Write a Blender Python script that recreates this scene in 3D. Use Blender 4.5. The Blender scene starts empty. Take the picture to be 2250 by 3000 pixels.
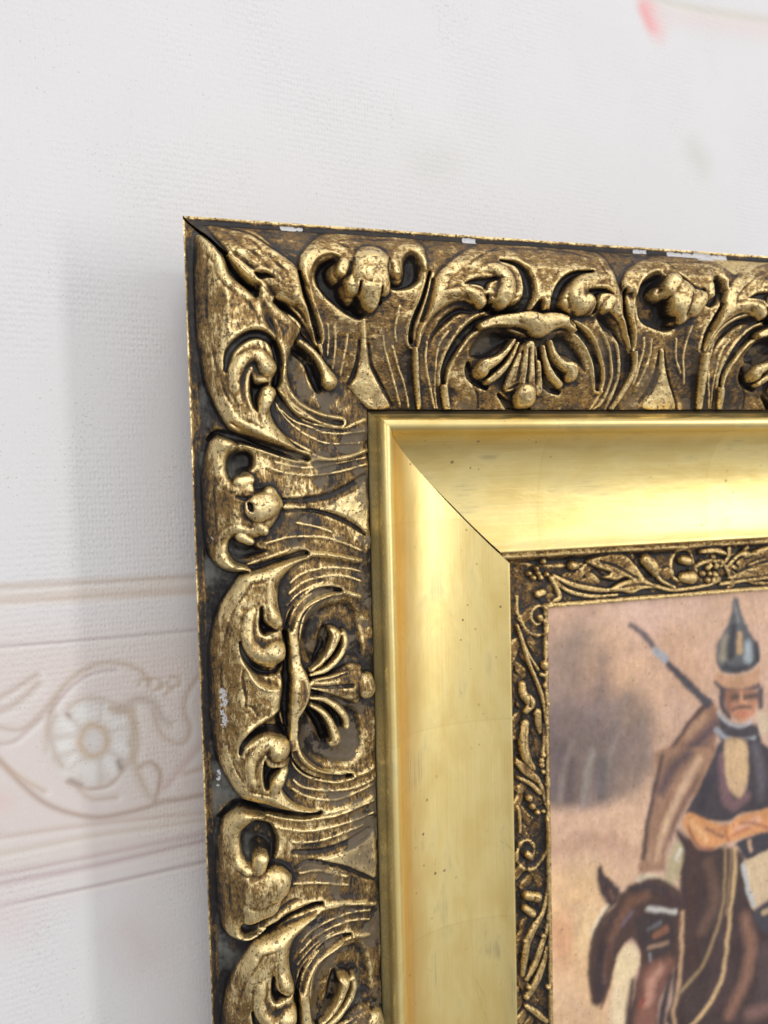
import bpy, math, random
import numpy as np
from mathutils import Matrix, Vector

scene = bpy.context.scene
# ------------------------------------------------------------------ camera
# Work coordinates ("frame millimetres"): X right, Y down, H towards the viewer,
# origin at the outer top-left corner of the picture frame.
MM = 0.001
BASE_Z = 1.60
def W3(x, y, h):
    return (x * MM, -h * MM, BASE_Z - y * MM)

cam_data = bpy.data.cameras.new("camera")
cam = bpy.data.objects.new("camera", cam_data)
scene.collection.objects.link(cam)
right = Vector((0.95639185, -0.29107409, -0.02430036))
up = Vector((0.0378958, 0.04116115, 0.99843361))
fwd = Vector((0.28961792, 0.95581465, -0.0503967))
m = Matrix((right, up, -fwd)).transposed().to_4x4()
m.translation = Vector(W3(-14.472, 81.894, 257.605))
cam.matrix_world = m
cam_data.sensor_fit = 'VERTICAL'
cam_data.sensor_height = 24.0
cam_data.lens = 24.0 * 2300.18 / 3000.0
cam_data.clip_start = 0.01
cam_data.clip_end = 50.0
cam_data.dof.use_dof = True
cam_data.dof.focus_distance = 0.262
cam_data.dof.aperture_fstop = 7.0
scene.camera = cam

# ------------------------------------------------------------------ world, lamps, exposure
world = bpy.data.worlds.new("World")
scene.world = world
world.use_nodes = True
wn = world.node_tree
wn.nodes.clear()
wo = wn.nodes.new('ShaderNodeOutputWorld')
wb = wn.nodes.new('ShaderNodeBackground')
wt = wn.nodes.new('ShaderNodeTexCoord')
# a bright room: lightest high up, on the window side (right) and towards the viewer's side
wd = wn.nodes.new('ShaderNodeVectorMath')
wd.operation = 'DOT_PRODUCT'
wd.inputs[1].default_value = (0.50, -0.62, 0.56)
wr = wn.nodes.new('ShaderNodeValToRGB')
wr.color_ramp.interpolation = 'EASE'
wr.color_ramp.elements[0].position = 0.15
wr.color_ramp.elements[0].color = (0.13, 0.12, 0.115, 1)
wr.color_ramp.elements[1].position = 0.90
wr.color_ramp.elements[1].color = (1.0, 1.0, 1.02, 1)
wm = wn.nodes.new('ShaderNodeMapRange')
wm.inputs['From Min'].default_value = -1.0
wn.links.new(wt.outputs['Generated'], wd.inputs[0])
wn.links.new(wd.outputs['Value'], wm.inputs['Value'])
wn.links.new(wm.outputs[0], wr.inputs['Fac'])
wn.links.new(wr.outputs['Color'], wb.inputs['Color'])
wb.inputs['Strength'].default_value = 0.70
wn.links.new(wb.outputs[0], wo.inputs[0])

def area_lamp(name, loc, target, sx, sy, power, color):
    ld = bpy.data.lights.new(name, 'AREA')
    ld.shape = 'RECTANGLE'
    ld.size = sx
    ld.size_y = sy
    ld.energy = power
    ld.color = color
    ob = bpy.data.objects.new(name, ld)
    scene.collection.objects.link(ob)
    ob.location = loc
    d = Vector(target) - Vector(loc)
    ob.rotation_euler = d.to_track_quat('-Z', 'Y').to_euler()
    return ob

centre = W3(90, 150, 0)
# tall narrow window on the right, plus unseen soft fills added in front and overhead
area_lamp("window_light", (centre[0] + 1.13, -1.15, centre[2] + 0.22), centre, 0.13, 0.9, 5.6, (1.0, 0.985, 0.95))
area_lamp("front_fill", (centre[0] - 0.30, -1.25, centre[2] + 0.72), centre, 0.8, 1.1, 8.0, (1.0, 0.985, 0.96))
area_lamp("overhead_fill", (centre[0] + 0.15, -0.75, centre[2] + 1.5), centre, 0.9, 0.5, 3.0, (1.0, 0.98, 0.95))

scene.view_settings.view_transform = 'Standard'
scene.view_settings.look = 'None'
scene.view_settings.exposure = 0.0
scene.view_settings.gamma = 1.0
scene.view_settings.use_curve_mapping = False

# ------------------------------------------------------------------ helpers
rng = np.random.RandomState(7)

def smooth(t):
    t = np.clip(t, 0, 1)
    return t * t * (3 - 2 * t)

def parse_pts(s):
    return np.array([[float(c) for c in p.split(',')] for p in s.split()])

def catmull(P, closed, step=0.9):
    P = np.asarray(P, float)
    n = len(P)
    if n < 2:
        return P
    out = []
    rngi = n if closed else n - 1
    for i in range(rngi):
        if closed:
            p0, p1, p2, p3 = P[(i - 1) % n], P[i], P[(i + 1) % n], P[(i + 2) % n]
        else:
            p0, p1, p2, p3 = P[max(i - 1, 0)], P[i], P[i + 1], P[min(i + 2, n - 1)]
        L = math.hypot(*(p2 - p1)[:2])
        k = max(1, int(L / step))
        for j in range(k):
            t = j / k
            q = 0.5 * ((2 * p1) + (p2 - p0) * t + (2 * p0 - 5 * p1 + 4 * p2 - p3) * t * t + (3 * p1 - p0 - 3 * p2 + p3) * t ** 3)
            if len(q) > 2:
                q[2] = max(q[2], 0.05)
            out.append(q)
    if not closed:
        out.append(P[-1])
    return np.array(out)

def window(ax, lo, hi):
    return max(0, np.searchsorted(ax, lo) - 1), min(len(ax), np.searchsorted(ax, hi) + 1)

def poly_sdf(X, Y, P):
    """signed distance, positive inside"""
    d2 = np.full(X.shape, 1e9)
    inside = np.zeros(X.shape, bool)
    n = len(P)
    for i in range(n):
        x0, y0 = P[i][:2]
        x1, y1 = P[(i + 1) % n][:2]
        dx, dy = x1 - x0, y1 - y0
        L2 = dx * dx + dy * dy
        if L2 < 1e-9:
            continue
        t = np.clip(((X - x0) * dx + (Y - y0) * dy) / L2, 0, 1)
        d2 = np.minimum(d2, (X - x0 - t * dx) ** 2 + (Y - y0 - t * dy) ** 2)
        if dy != 0:
            c = ((y0 > Y) != (y1 > Y)) & (X < dx * (Y - y0) / dy + x0)
            inside ^= c
    d = np.sqrt(d2)
    return np.where(inside, d, -d)

def stroke_q(X, Y, P):
    """returns min over the stroke of (distance / radius) and of distance - radius"""
    q = np.full(X.shape, 1e9)
    e = np.full(X.shape, 1e9)
    rr = np.ones(X.shape)
    for i in range(len(P) - 1):
        x0, y0, r0 = P[i]
        x1, y1, r1 = P[i + 1]
        dx, dy = x1 - x0, y1 - y0
        L2 = max(dx * dx + dy * dy, 1e-9)
        t = np.clip(((X - x0) * dx + (Y - y0) * dy) / L2, 0, 1)
        d = np.sqrt((X - x0 - t * dx) ** 2 + (Y - y0 - t * dy) ** 2)
        r = r0 + (r1 - r0) * t
        qq = d / r
        m_ = qq < q
        q = np.where(m_, qq, q)
        rr = np.where(m_, r, rr)
        e = np.minimum(e, d - r)
    return q, rr, e

def blur(A, s, axes=(0, 1)):
    if s < 0.3:
        return A
    k = int(max(1, round(3 * s)))
    x = np.arange(-k, k + 1)
    g = np.exp(-x * x / (2 * s * s))
    g /= g.sum()
    for ax in axes[:A.ndim]:
        pad = [(0, 0)] * A.ndim
        pad[ax] = (k, k)
        B = np.pad(A, pad, mode='edge')
        out = np.zeros_like(A)
        for i, w in enumerate(g):
            sl = [slice(None)] * A.ndim
            sl[ax] = slice(i, i + A.shape[ax])
            out += w * B[tuple(sl)]
        A = out
    return A

# band level of the carved leaves and of the ground between them
PV = [0, 3, 4, 7, 12, 22, 30, 44, 53, 60, 70]
LEAF = [0.3, 1.6, 2.8, 6.0, 9.2, 10.4, 8.2, 1.8, -2.3, -6.0, -6.3]
GROUND = [0.0, 0.0, -0.2, 1.0, 2.8, 4.8, 3.8, -0.4, -3.7, -6.5, -6.8]
GROUND_TOP = [0.2, 0.9, 1.7, 4.2, 6.6, 6.6, 4.4, -0.3, -3.7, -6.5, -6.8]

def relief(ax, ay, V, ops, leafz, groundz, z_soft=0.9, unit_split=('leaf_scroll', 'knob', 'grape', 'drop_stem', 'scroll', 'flower_bud', 'leaf_frond', 'stem', 'vine_leaf')):
    """height field over the 1-D axes ax, ay; V = distance across the band"""
    X, Y = np.meshgrid(ax, ay, indexing='ij')
    Hh = groundz(V).copy()
    Pz = leafz(V)
    lab = np.zeros(X.shape, np.int32)
    gilt = np.zeros(X.shape)
    names = {}
    motif = 0
    def lid(name, i):
        key = (name, motif, i if name in unit_split else 0)
        if key not in names:
            names[key] = len(names) + 1
        return names[key]
    for i, (k, name, par, pts) in enumerate(ops):
        if k == 'M':
            motif += 1
            continue
        P = parse_pts(pts)
        if k in 'LHF':
            C = catmull(P, True)
            e = par[1]
            a0, a1 = window(ax, C[:, 0].min(), C[:, 0].max())
            b0, b1 = window(ay, C[:, 1].min(), C[:, 1].max())
        else:
            C = catmull(P, False)
            r = C[:, 2].max()
            w_ = r * (4.3 if k == 'R' else 1.6)
            a0, a1 = window(ax, C[:, 0].min() - w_, C[:, 0].max() + w_)
            b0, b1 = window(ay, C[:, 1].min() - w_, C[:, 1].max() + w_)
        if a1 - a0 < 2 or b1 - b0 < 2:
            continue
        sl = (slice(a0, a1), slice(b0, b1))
        x, y, h, p = X[sl], Y[sl], Hh[sl], Pz[sl]
        mask = None
        if k in 'LHF':
            d = poly_sdf(x, y, C)
            if k == 'L':
                t = np.clip(d / e, 0, 1)
                dome = np.sqrt(1 - (1 - t) ** 2)
                target = p + par[0] if par[0] < 2 else groundz(V[sl]) + par[0]
                h[:] = np.where(d > 0, h + np.maximum(target - h, 0) * dome, h)
                mask = d > 0.15
                if par[0] < 2:
                    # carved contour line a little inside the lip
                    h[:] -= 0.34 * np.exp(-((d - 4.4) / 0.38) ** 2) * (1 + 0.6 * np.sin(x * 0.5 + y * 0.37))
            elif k == 'H':
                h[:] -= par[0] * smooth(d / e)
                if par[0] > 2.4:
                    lab[sl][d > 0.25 * e] = 0
            else:
                h[:] = h + (groundz(V[sl]) + par[0] - h) * smooth(d / e + 0.2)
                gilt[sl] = np.maximum(gilt[sl], smooth(d / 0.8 + .3))
                mask = d > 0
        else:
            q, rr, e_ = stroke_q(x, y, C)
            if k == 'R':
                # sharp crest between two hollow flutes
                am = par[0] * (1.25 if name == 'rib' else 0.95)
                fade = smooth((4.2 - q) / 1.6)
                h[:] += am * (1.55 * np.exp(-np.sqrt(q * q + 0.10) / 1.3) - 0.42 * np.exp(-(q / 3.0) ** 2)) * fade
                b = np.clip(1 - (q / 1.05) ** 2, 0, 1) ** 1.3
                mask = q < 0.8
                gilt[sl] = np.maximum(gilt[sl], (0.85 if par[0] > 0.35 else 0.4) * b)
            elif k == 'G':
                b = smooth(1.3 - q)
                h[:] -= par[0] * (0.85 if par[0] > 2.3 else 0.7) * b
                if par[0] > 2.4:
                    lab[sl][q < .8] = 0
            else:
                if len(par) > 1:
                    z0, f = par
                else:
                    z0, f = 0.0, par[0]
                top = p + z0 + f * rr * np.sqrt(np.clip(1 - np.minimum(q, 1) ** 2, 0, 1))
                if name in ('palmette', 'leaf_frond', 'vein') and r > 0.8:
                    top = top - 0.30 * np.exp(-(q / 0.16) ** 2) - 0.16 * np.exp(-((q - 0.55) / 0.12) ** 2)
                win = (q < 1) & (top > h)
                h[:] = np.where(win, top, h)
                mask = win
        if mask is not None and name not in ('-', 'rib', 'vein'):
            lab[sl][mask] = lid(name, i)
    return X, Y, Hh, lab, names, gilt
ORNAMENT = [
('M','-',[],''),
('L','acanthus_leaf',[0.0, 3.5],'3.8,5.2 2,19.4 1.7,32.9 3.7,47.7 5.4,54.5 8,61 11.4,66.6 16.5,69.4 22.4,72.6 29.7,75.3 35.8,78 38.3,76.6 38,74.6 33.3,73 29.1,69.1 25.9,65.2 24.6,61.3 24.9,57.5 26.3,53.2 27.8,45.3 25.4,32 20.9,24.7 14,19.1 11.7,12.7'),
('L','corner_leaf',[0.0, 3.5],'6.6,2.3 13.6,2.6 22,4.2 26.6,8.9 31.5,13.2 34.5,16.3 36.5,24 38.7,29.4 40,37.7 38.7,36.3 36.4,31.3 33.1,28.1 27.1,26.2 23.2,22.4 21.1,19.4 18.2,16.3 12.4,12.3'),
('H','-',[2.6, 3.0],'12,12.7 14.2,14.6 17.3,19.5 21.3,22.8 24.7,26.7 27.1,29.6 23.8,29.5 19.3,26.3 15.8,21.7 13.3,17.2'),
('T','corner_leaf',[-1.2, 0.5],'13.1,13.1,0.69 16,16.1,1.34 19.2,19.4,1.72 22.5,22.4,1.34 25.6,26.3,0.97'),
('G','-',[3.2],'12.2,13.1,0.38 14.4,17.2,0.99 18,21,1.15 21.7,22.8,0.77'),
('H','-',[2.8, 1.2],'20,18.4 23.1,18.1 25.7,18.9 27.2,20.6 24.1,20.6 21.8,20.9'),
('R','-',[1.0],'20,18.2,0.54 23.1,17.7,0.62 26.1,18.7,0.62 28.3,21,0.54'),
('H','-',[3.6, 2.0],'26,26.6 29.5,26.8 33.1,28.9 36.5,32.7 39.6,37.7 39.3,39.6 36.2,35.6 33.6,32.5 31.2,30.8 27.9,29.5'),
('R','-',[1.1],'26.4,26,0.54 29.9,26.3,0.7 33.5,28.9,0.71 36.4,32.4,0.63 40,37.7,0.56'),
('G','-',[1.2],'11.2,2.7,0.39 19.5,5.1,0.47 24.3,8.6,0.55 30,12.5,0.47'),
('L','twisted_leaf',[0.0, 2.6],'22.9,22.4 25.6,25.2 27.6,27.6 30.3,29.7 33.6,31.9 35.7,34.4 33.5,39 31,44 30.5,50.2 32.5,55.6 36.9,59.3 43.7,61.9 50.8,62.9 51.2,65.8 43.6,65.6 34.5,63 29.4,58.5 26.3,53.2 25.9,47.4 26.1,41.6 24.4,36.7 21.8,32.3 20.8,27'),
('H','-',[1.8, 3.2],'21.3,24.7 24.7,27.9 27,31.9 28.5,35.6 28.8,39.5 26.7,41.9 24.8,37.8 22.1,33.1'),
('G','-',[2.2],'26.3,39.6,0.54 26.6,43.5,1.17 27,49.3,1.25 28.7,54.2,1.25 32,58.8,1.27 36.8,61.7,1.2 43.6,63.9,1.15 49.8,64.8,0.92'),
('R','twisted_leaf',[1.2],'31.2,30.8,0.31 33.6,32.3,0.47 35.4,34.4,0.56 33.3,39.4,0.63 31,44,0.63 30.5,50.2,0.63 32.5,55.6,0.63 36.9,59.3,0.64 43.7,61.9,0.57 50.8,63.1,0.58 51.4,65,0.59 50.2,66.2,0.5 43.6,66,0.49 36.3,64.2,0.48 31.9,60.7,0.47 28.7,56.2,0.47'),
('G','-',[4.0],'11.2,48.6,0.96 12.1,43.3,1.34 16,39.2,1.54 20.5,37.6,1.61 24.7,39,1.63 27.4,43.4,1.56 27.7,48.1,1.56 26.3,52.8,1.56'),
('T','leaf_scroll',[-1.5, 1.25],'14.6,59,1.54 13.3,53.2,2.31 14.2,48.3,2.61 17.2,45.2,2.61 21,44.9,2.89 23.4,47.9,3.4'),
('H','-',[5.0, 2.0],'18.3,48.7 20,52.2 24.7,52.1 23.8,54 21.4,57.5 20.5,62.1 18.6,61 17.3,55.2'),
('R','-',[1.0],'18.5,48.3,0.54 17,52.1,0.54 16.9,57.1,0.46 18.2,61.3,0.39'),
('T','knob',[-1.5, 1.2],'23.8,56,2.64 22.5,59.1,2.13 21.6,62.2,1.35'),
('R','acanthus_leaf',[1.3],'24.5,58.6,0.54 24.6,62.1,0.62 27.1,67.1,0.63 31.2,70.6,0.63 38.2,74.2,0.57'),
('G','-',[2.0],'12.1,65.1,0.58 17.2,68.6,0.97 23.3,71.4,1.09 29.8,73.6,1.1 36.8,76.2,1.05'),
('R','rib',[0.8],'28.3,56.2,0.39 32.4,59.5,0.48 38.1,62.9,0.48 43.6,65.4,0.49 50.4,66.5,0.5 54.6,65.1,0.59 59,63.5,0.6'),
('R','rib',[0.5],'28.5,60.9,0.35 32.7,64.3,0.36 38,66.1,0.36 43.5,68,0.37 50.6,68.3,0.38 58.9,67.3,0.38'),
('R','rib',[0.7],'39.1,75.4,0.57 45.6,77,0.66 52.8,76.3,0.76 58.7,74.1,0.77'),
('R','rib',[0.4],'26.2,57.8,0.31 29.3,62.8,0.31 33.5,66.6,0.32 38.8,69.7,0.32 45.7,71.7,0.33 58,71.2,0.34'),
('G','-',[3.5],'33.4,41.8,1.19 37.8,44.9,1.4 39.9,49.6,1.62 41.6,53.5,1.46'),
('T','drop_stem',[0.6, 1.3],'34.9,39.3,0.95 38.8,41.7,1.13 41.9,45,1.38 44.1,48.5,1.88 45.2,51.2,2.96'),
('M','-',[],''),
('L','tulip',[0.0, 3.5],'6.9,68.2 3.5,75.4 2,84.1 2,92 2.3,99.9 3.9,106.7 6.6,110.5 9.8,112.3 13.8,112.7 17.2,112.1 15,110.2 12,109.1 10.3,105.7 11.5,101.7 17.5,102.3 23,99.4 26.8,94.5 26.9,91 24.2,86.2 18.8,86 18.9,82.1 15.9,80.5 12.1,82.7 10.4,79.6 10.9,75.4 14.3,72.4 10.1,68.8'),
('G','-',[3.6],'5.4,70,0.59 8.3,68.3,1.36 14.4,69.5,1.62 21.9,72,1.63 30,74.7,1.66 37,76.7,1.21'),
('R','tulip',[1.2],'10.8,80.4,0.46 10.4,77.3,0.54 12,73.9,0.54 15.1,72.2,0.54 18.5,72.5,0.54 23.8,74.5,0.54 29.9,76.7,0.55 35.6,77.9,0.56 38.8,77.2,0.57'),
('R','rib',[0.8],'38.8,76.9,0.65 45.8,77,0.66 53.1,75.8,0.67 59.7,74.1,0.6'),
('H','-',[3.4, 2.2],'11.2,80.4 10.9,76.5 13.5,73.5 16.9,73 19.5,74.8 19.8,78.7 18.2,80.6 15.9,80.9 14,82 12.1,82.2'),
('H','-',[2.2, 2.0],'11.1,102.9 12.6,103.3 15.9,104.2 18.2,103.5 20.5,104.8 23.6,106.1 18.8,108.4 14.3,109 11.3,107.2'),
('R','tulip',[1.2],'10.5,106.4,0.47 12,108.9,0.54 15,110.4,0.54 18.8,109.4,0.55 25.2,107.6,0.55 32,106,0.56 36,106.8,0.57 36.9,108.5,0.49 35.5,109.2,0.48'),
('G','-',[3.0],'13.8,112.9,0.47 20.6,111.4,0.7 26.7,109.7,0.87 33.3,107.9,0.96 36,107.8,0.73'),
('T','tulip_bud',[-1.5, 0.8],'14.3,84,2.32 17,83.3,1.74'),
('T','tulip_bud',[-1.5, 0.8],'13.5,87,1.94 16.5,86,1.94'),
('T','tulip_bud',[-1.0, 0.85],'19.3,92.2,4.66 22.4,91.2,4.28'),
('T','tulip_bud',[-1.5, 0.9],'23.4,87.7,2.34 25.3,90.9,2.35'),
('T','tulip_bud',[-1.5, 0.9],'18.8,96.9,2.33 21,99.3,1.75'),
('T','tulip_bud',[-1.8, 1.0],'13.8,101,1.75 16.7,102.7,1.4'),
('H','-',[3.0, 1.2],'15.6,89.8 17.9,90.3 17.8,93.4 15.9,92.9'),
('G','-',[1.0],'12.7,88.2,0.54 14.9,89,0.7 17.2,88.3,0.39'),
('R','rib',[0.6],'23.2,79.1,0.35 27.7,80.8,0.39 34.1,81.9,0.4 40.9,82.1,0.41 50.5,80.8,0.42 59.1,78.8,0.39'),
('R','rib',[0.4],'26.1,77.6,0.31 32,79.1,0.32 38.7,79.6,0.32 48.1,78.3,0.33 59.2,76.5,0.34'),
('R','rib',[0.6],'32.7,97.6,0.4 39.5,99.3,0.41 45,101.4,0.37'),
('R','rib',[0.6],'22,103.7,0.35 29.1,102.2,0.4 35.7,102.3,0.4 42.6,103.1,0.41 49.7,105.5,0.42 56.6,108.7,0.39'),
('R','rib',[0.7],'27.7,92.2,0.63 31.6,92.5,0.72 35.6,92.9,0.64'),
('G','-',[1.4],'28.2,90.2,0.99 36.1,90.2,1.21 45.4,89,1.41 52.8,85.9,1.27 58.4,82.7,0.86'),
('G','-',[1.4],'28.1,93.6,0.39 36,93.6,0.56 42.9,95,0.74 49.9,98,0.84 58.3,102.8,0.86'),
('F','gilt_foot',[0.9, 1.2],'41,93.7 45.3,91.9 50.2,89.6 55.2,87.7 59.4,85.2 59.4,102.9 54.9,99.6 50,96.7 45.2,94.8'),
('R','rib',[1.1],'37.8,107.8,0.81 42.4,108.6,0.91 47.2,109.7,0.92 56,112.1,0.94'),
('M','-',[],''),
('L','shell_leaf',[0.0, 3.8],'14,112.4 10.5,116.9 7.5,121.3 5.3,126.4 3.7,132.2 2.5,138.2 2,144.2 2.1,150.3 2.2,156.4 2.6,162.6 3.4,168.7 4.8,174.5 7.1,179.9 10.9,185.7 15.4,187.8 20.3,189.4 26.4,192.3 35.2,195.9 38,196.7 38.5,195.8 30.7,191.8 26.6,187.4 24.6,183.7 24.3,180.3 26.4,178.8 27.9,173 27.2,168 24,162.9 25,157.5 26.9,151.8 25.4,145.1 26.8,140.5 27,134.9 26.7,129.3 25.3,123.5 25.5,117.6 27.7,113.8 31.6,111 35.7,109.4 32.6,108.7 24.9,109.6 19.3,111.2'),
('R','shell_leaf',[1.2],'25.7,128.3,0.47 25.1,123.5,0.55 25.2,120.3,0.55 25.9,117.2,0.55 28.1,113.5,0.55 31.6,110.6,0.56 36.2,109.3,0.57'),
('R','rib',[1.1],'37.1,108.6,0.65 40.3,108.7,0.9 47.4,109.9,1 54.7,112,0.94'),
('H','-',[3.0, 2.5],'13.5,139.3 15.3,141 19.8,143.6 23.8,143.6 25.9,142.4 25.4,150.3 21.5,150.5 18.1,148.7 15.2,145'),
('G','-',[4.0],'12.5,134.5,0.47 13.5,138.5,1.1 16.1,142.2,1.49 19.8,144.4,1.65 23.8,144.4,1.66 26.3,141.6,1.39'),
('T','leaf_scroll',[-2.0, 1.3],'18.2,122.2,1.17 15.8,126,2.27 14.5,131.1,2.58 15.9,135.9,2.82 19.2,138.8,3.45 23.3,138.2,4.18'),
('H','-',[5.5, 1.8],'19.1,122.6 20.4,124.6 20.7,127.8 23.8,130.7 26.3,131.6 22.5,132.5 19.8,133.1 18.1,130.9 18.1,126.9'),
('T','knob',[-1.5, 1.25],'22.2,124.3,1.65 23.1,126.8,2.36 24.7,129.2,1.66'),
('R','shell_leaf',[0.8],'13.4,141.7,0.39 14.8,144.5,0.47 16.6,147.8,0.47 19.6,150,0.47 21.9,150.3,0.47'),
('T','shell_leaf',[-1.4, 0.3],'15.8,151.3,1.96 18.7,153.9,2.36 22.6,155,1.97'),
('G','-',[0.9],'13.2,143.3,0.47 12.7,147.2,0.55 13.5,151.2,0.39 13.4,155.2,0.31'),
('G','-',[0.9],'14.5,154.9,0.31 15.6,155.3,0.47 17.1,158.2,0.47'),
('H','-',[3.0, 2.5],'12.3,165.5 14.6,162.4 18.6,159.9 23.3,157.6 26.2,157.7 25.7,160.4 27.6,167.3 24.8,165.1 20.7,164.4 17.6,166.2 13.3,168.7 11.8,168.7'),
('R','shell_leaf',[0.7],'11.5,167.9,0.39 13.1,163.9,0.47 16.2,161.3,0.47 20.9,158.8,0.47 24.6,157.4,0.48'),
('G','-',[3.4],'11.4,170.4,0.47 12.6,167.1,1.02 16.1,164.5,1.26 20.7,163.6,1.34 25.6,165.6,1.35 28,169.8,1.2'),
('T','leaf_scroll',[-2.0, 1.3],'15.6,181.8,1.66 14,177.2,2.37 14.5,172.8,2.6 17.5,169.4,2.68 20.6,168,3.08 23.4,170,4.2'),
('H','-',[5.5, 1.8],'18.6,171.9 20.4,175.1 24.4,175.9 25.2,177.7 21.8,179.8 19.8,183.3 18.2,182.4 17.6,177.5'),
('R','-',[1.0],'19,171.5,0.47 17.7,175.1,0.47 17.5,179.5,0.47 18.6,183.2,0.4'),
('T','knob',[-1.5, 1.2],'25,177.7,1.67 23,180.4,2.22 21.5,183.4,1.58'),
('R','shell_leaf',[1.2],'24.6,179.6,0.48 23.9,183.5,0.56 25.7,187.2,0.56 29,190.5,0.56 33.4,193.6,0.57 38.5,196,0.58'),
('H','-',[2.2, 3.0],'35.5,128.1 40.3,125.2 46,124.3 51.8,125.5 55.6,133 56.2,146.1 51.2,146.4 46.3,146.7 40.5,146.4 34.6,144.3 32.5,139.4 32.7,133.4'),
('H','-',[2.2, 3.0],'31.7,161.7 34.5,159.5 39.2,159 45.8,160.2 53.2,162.8 55.5,170 54.7,178.5 50,182.8 40.4,180.4 34.9,176.2 31.5,169.8'),
('G','-',[4.0],'26.6,132.5,0.59 27.7,138.6,1.19 27.9,144.7,1.67 27.3,149.8,2.07 26.8,154.6,2.19 27,159.9,1.67 27.7,164.9,1.2'),
('T','shell_spine',[-1.5, 0.9],'44.6,121.6,1.25 38.5,122.4,1.71 33.8,124.6,1.85 31.1,127.8,1.84 29.8,132.9,1.76 30,139,1.68 30.3,144.3,2 31.5,148.6,2.9 31.7,152.7,3.46 30.8,156.6,2.89 29.3,160.3,1.76 28.8,165.1,1.52 28.8,170,1.68 30.4,174.9,1.77 34.3,179.8,1.71 40.3,183.7,1.41 47.5,186.4,1.27'),
('G','-',[2.6],'48,121.7,0.84 42.8,121,1.4 38,122,1.47 33.4,124.6,1.53 30.2,128.1,1.36 28.8,131.9,0.8'),
('G','-',[2.6],'28.9,172.5,0.8 30.3,176.5,1.37 34.3,180.8,1.47 40.3,184.1,1.41 45,185.9,1.26 49.9,186.7,0.85'),
('R','shell_spine',[1.6],'49,122.4,0.55 43.2,122.7,0.62 38.4,124.5,0.65 34.6,128,0.69 32.7,132.6,0.72 31.9,137.3,0.8 31.9,142.6,0.97 32.7,146.4,1.05 34.1,150,1.13 34.9,153.5,1.14 33.4,157.6,0.97 31.3,160.4,0.73 30.5,164.7,0.64 30.6,169.6,0.64 32.2,174.2,0.65 35.7,178.9,0.61 40.3,182,0.58 50.9,185.7,0.56 51.7,187,0.56 50.4,187.5,0.51'),
('R','shell_spine',[1.1],'49,121.7,0.5 47.8,120.5,0.5 42.8,119.4,0.54 38.1,119.7,0.53 33,122.5,0.52 29.4,125.6,0.52 27.6,129.4,0.52 27,133.3,0.48'),
('R','shell_spine',[1.1],'27.6,174.2,0.48 29.8,178.8,0.52 33.8,182.5,0.53 40.2,185.7,0.54 45.9,187.6,0.51 50.4,187.7,0.51'),
('R','rib',[1.1],'49.4,122.3,0.76 51.9,123.3,1.02 55.4,124.5,0.86'),
('R','rib',[1.1],'51.4,186.9,0.69 55,186.9,0.95 59,186,0.87'),
('G','-',[2.5],'37.3,144.5,0.49 39.8,140.8,1.23 40.8,136.9,1.4 41.9,134.1,1.24'),
('T','palmette',[0.2, 1.3],'35.2,146.3,0.65 38.7,145,1.07 41.8,142.3,1.32 43.9,139.1,1.58 45.1,135.9,1.92 43.3,133.9,1'),
('T','palmette',[0.2, 1.2],'35.3,147.8,0.65 40.5,147.2,1.07 44.6,145.1,1.17 47.4,142.3,1.26 48.6,139.1,1.26 48.1,136,1.18'),
('G','-',[2.0],'37.3,146.2,0.25 41.5,144.1,0.5 44.5,141.7,0.58 46.1,139.1,0.5'),
('L','palmette',[3.0, 2.5],'35.1,148.6 41.4,148.7 48.2,147.1 51.1,146.8 55.1,148.5 55.3,150.7 58.7,151.9 59.9,153.9 59.8,157.9 57.4,160.4 54.3,160 52.7,161.6 45.9,158.5 35.6,153.6'),
('G','-',[2.0],'35.2,151.5,0.41 43.6,153.2,0.63 50.4,154.1,0.68'),
('G','-',[1.2],'35.5,149.7,0.33 41.3,150.3,0.41 48.1,149.6,0.42'),
('G','-',[1.2],'55.1,150.7,0.34 54,152.6,0.43 53.6,156.8,0.43 54.5,159.7,0.34'),
('T','palmette',[1.2, 0.38],'36.2,150.9,1.63 43.7,152.5,3.33 50.9,153.9,5.31'),
('G','-',[1.4],'35.2,151.5,0.41 43.6,153.2,0.58 50.4,154.1,0.64'),
('G','-',[1.2],'36.7,149.9,0.24 42.3,150.3,0.37 48.6,149.7,0.38'),
('T','palmette',[1.9, 0.8],'56,154.1,3.45 56.7,156.7,3.54'),
('G','-',[3.5],'34,160.2,0.57 36.7,163,1.23 38.9,166.9,1.48 40.2,170.6,1.41'),
('T','palmette',[0.2, 1.2],'35.3,155.4,0.65 40.2,157,1.07 44.8,160.8,1.34 47.9,165,1.44 48.3,168.1,1.27'),
('T','palmette',[0.2, 1.3],'35,157.8,0.73 38.7,160.6,1.07 41.4,164.2,1.41 43.2,168.5,1.75 43.8,171.6,2.09 41.8,172.3,1'),
('G','-',[1.6],'35.5,156.7,0.24 40.1,159.1,0.41 43.3,162.6,0.5 45.1,167.3,0.5 45.5,169.5,0.34'),
('R','rib',[0.55],'29.7,117.2,0.32 33.3,114.8,0.4 38.8,113.6,0.41 44.9,113.5,0.42 51.2,114.4,0.42 56.1,116,0.39'),
('R','rib',[0.55],'29.1,120.7,0.32 33.2,118,0.4 37.8,116.6,0.41 44.8,116.2,0.42 51.1,117.3,0.42 55.8,119.2,0.39'),
('R','rib',[0.5],'28.2,124.6,0.32 31.7,121.5,0.36 36.3,119.3,0.36 41.4,118.1,0.37'),
('R','rib',[0.55],'28.8,182.7,0.32 31.8,185.6,0.41 37.8,188.4,0.41 44.9,190.3,0.42 52.3,191.3,0.43 58.8,190.4,0.39'),
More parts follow.
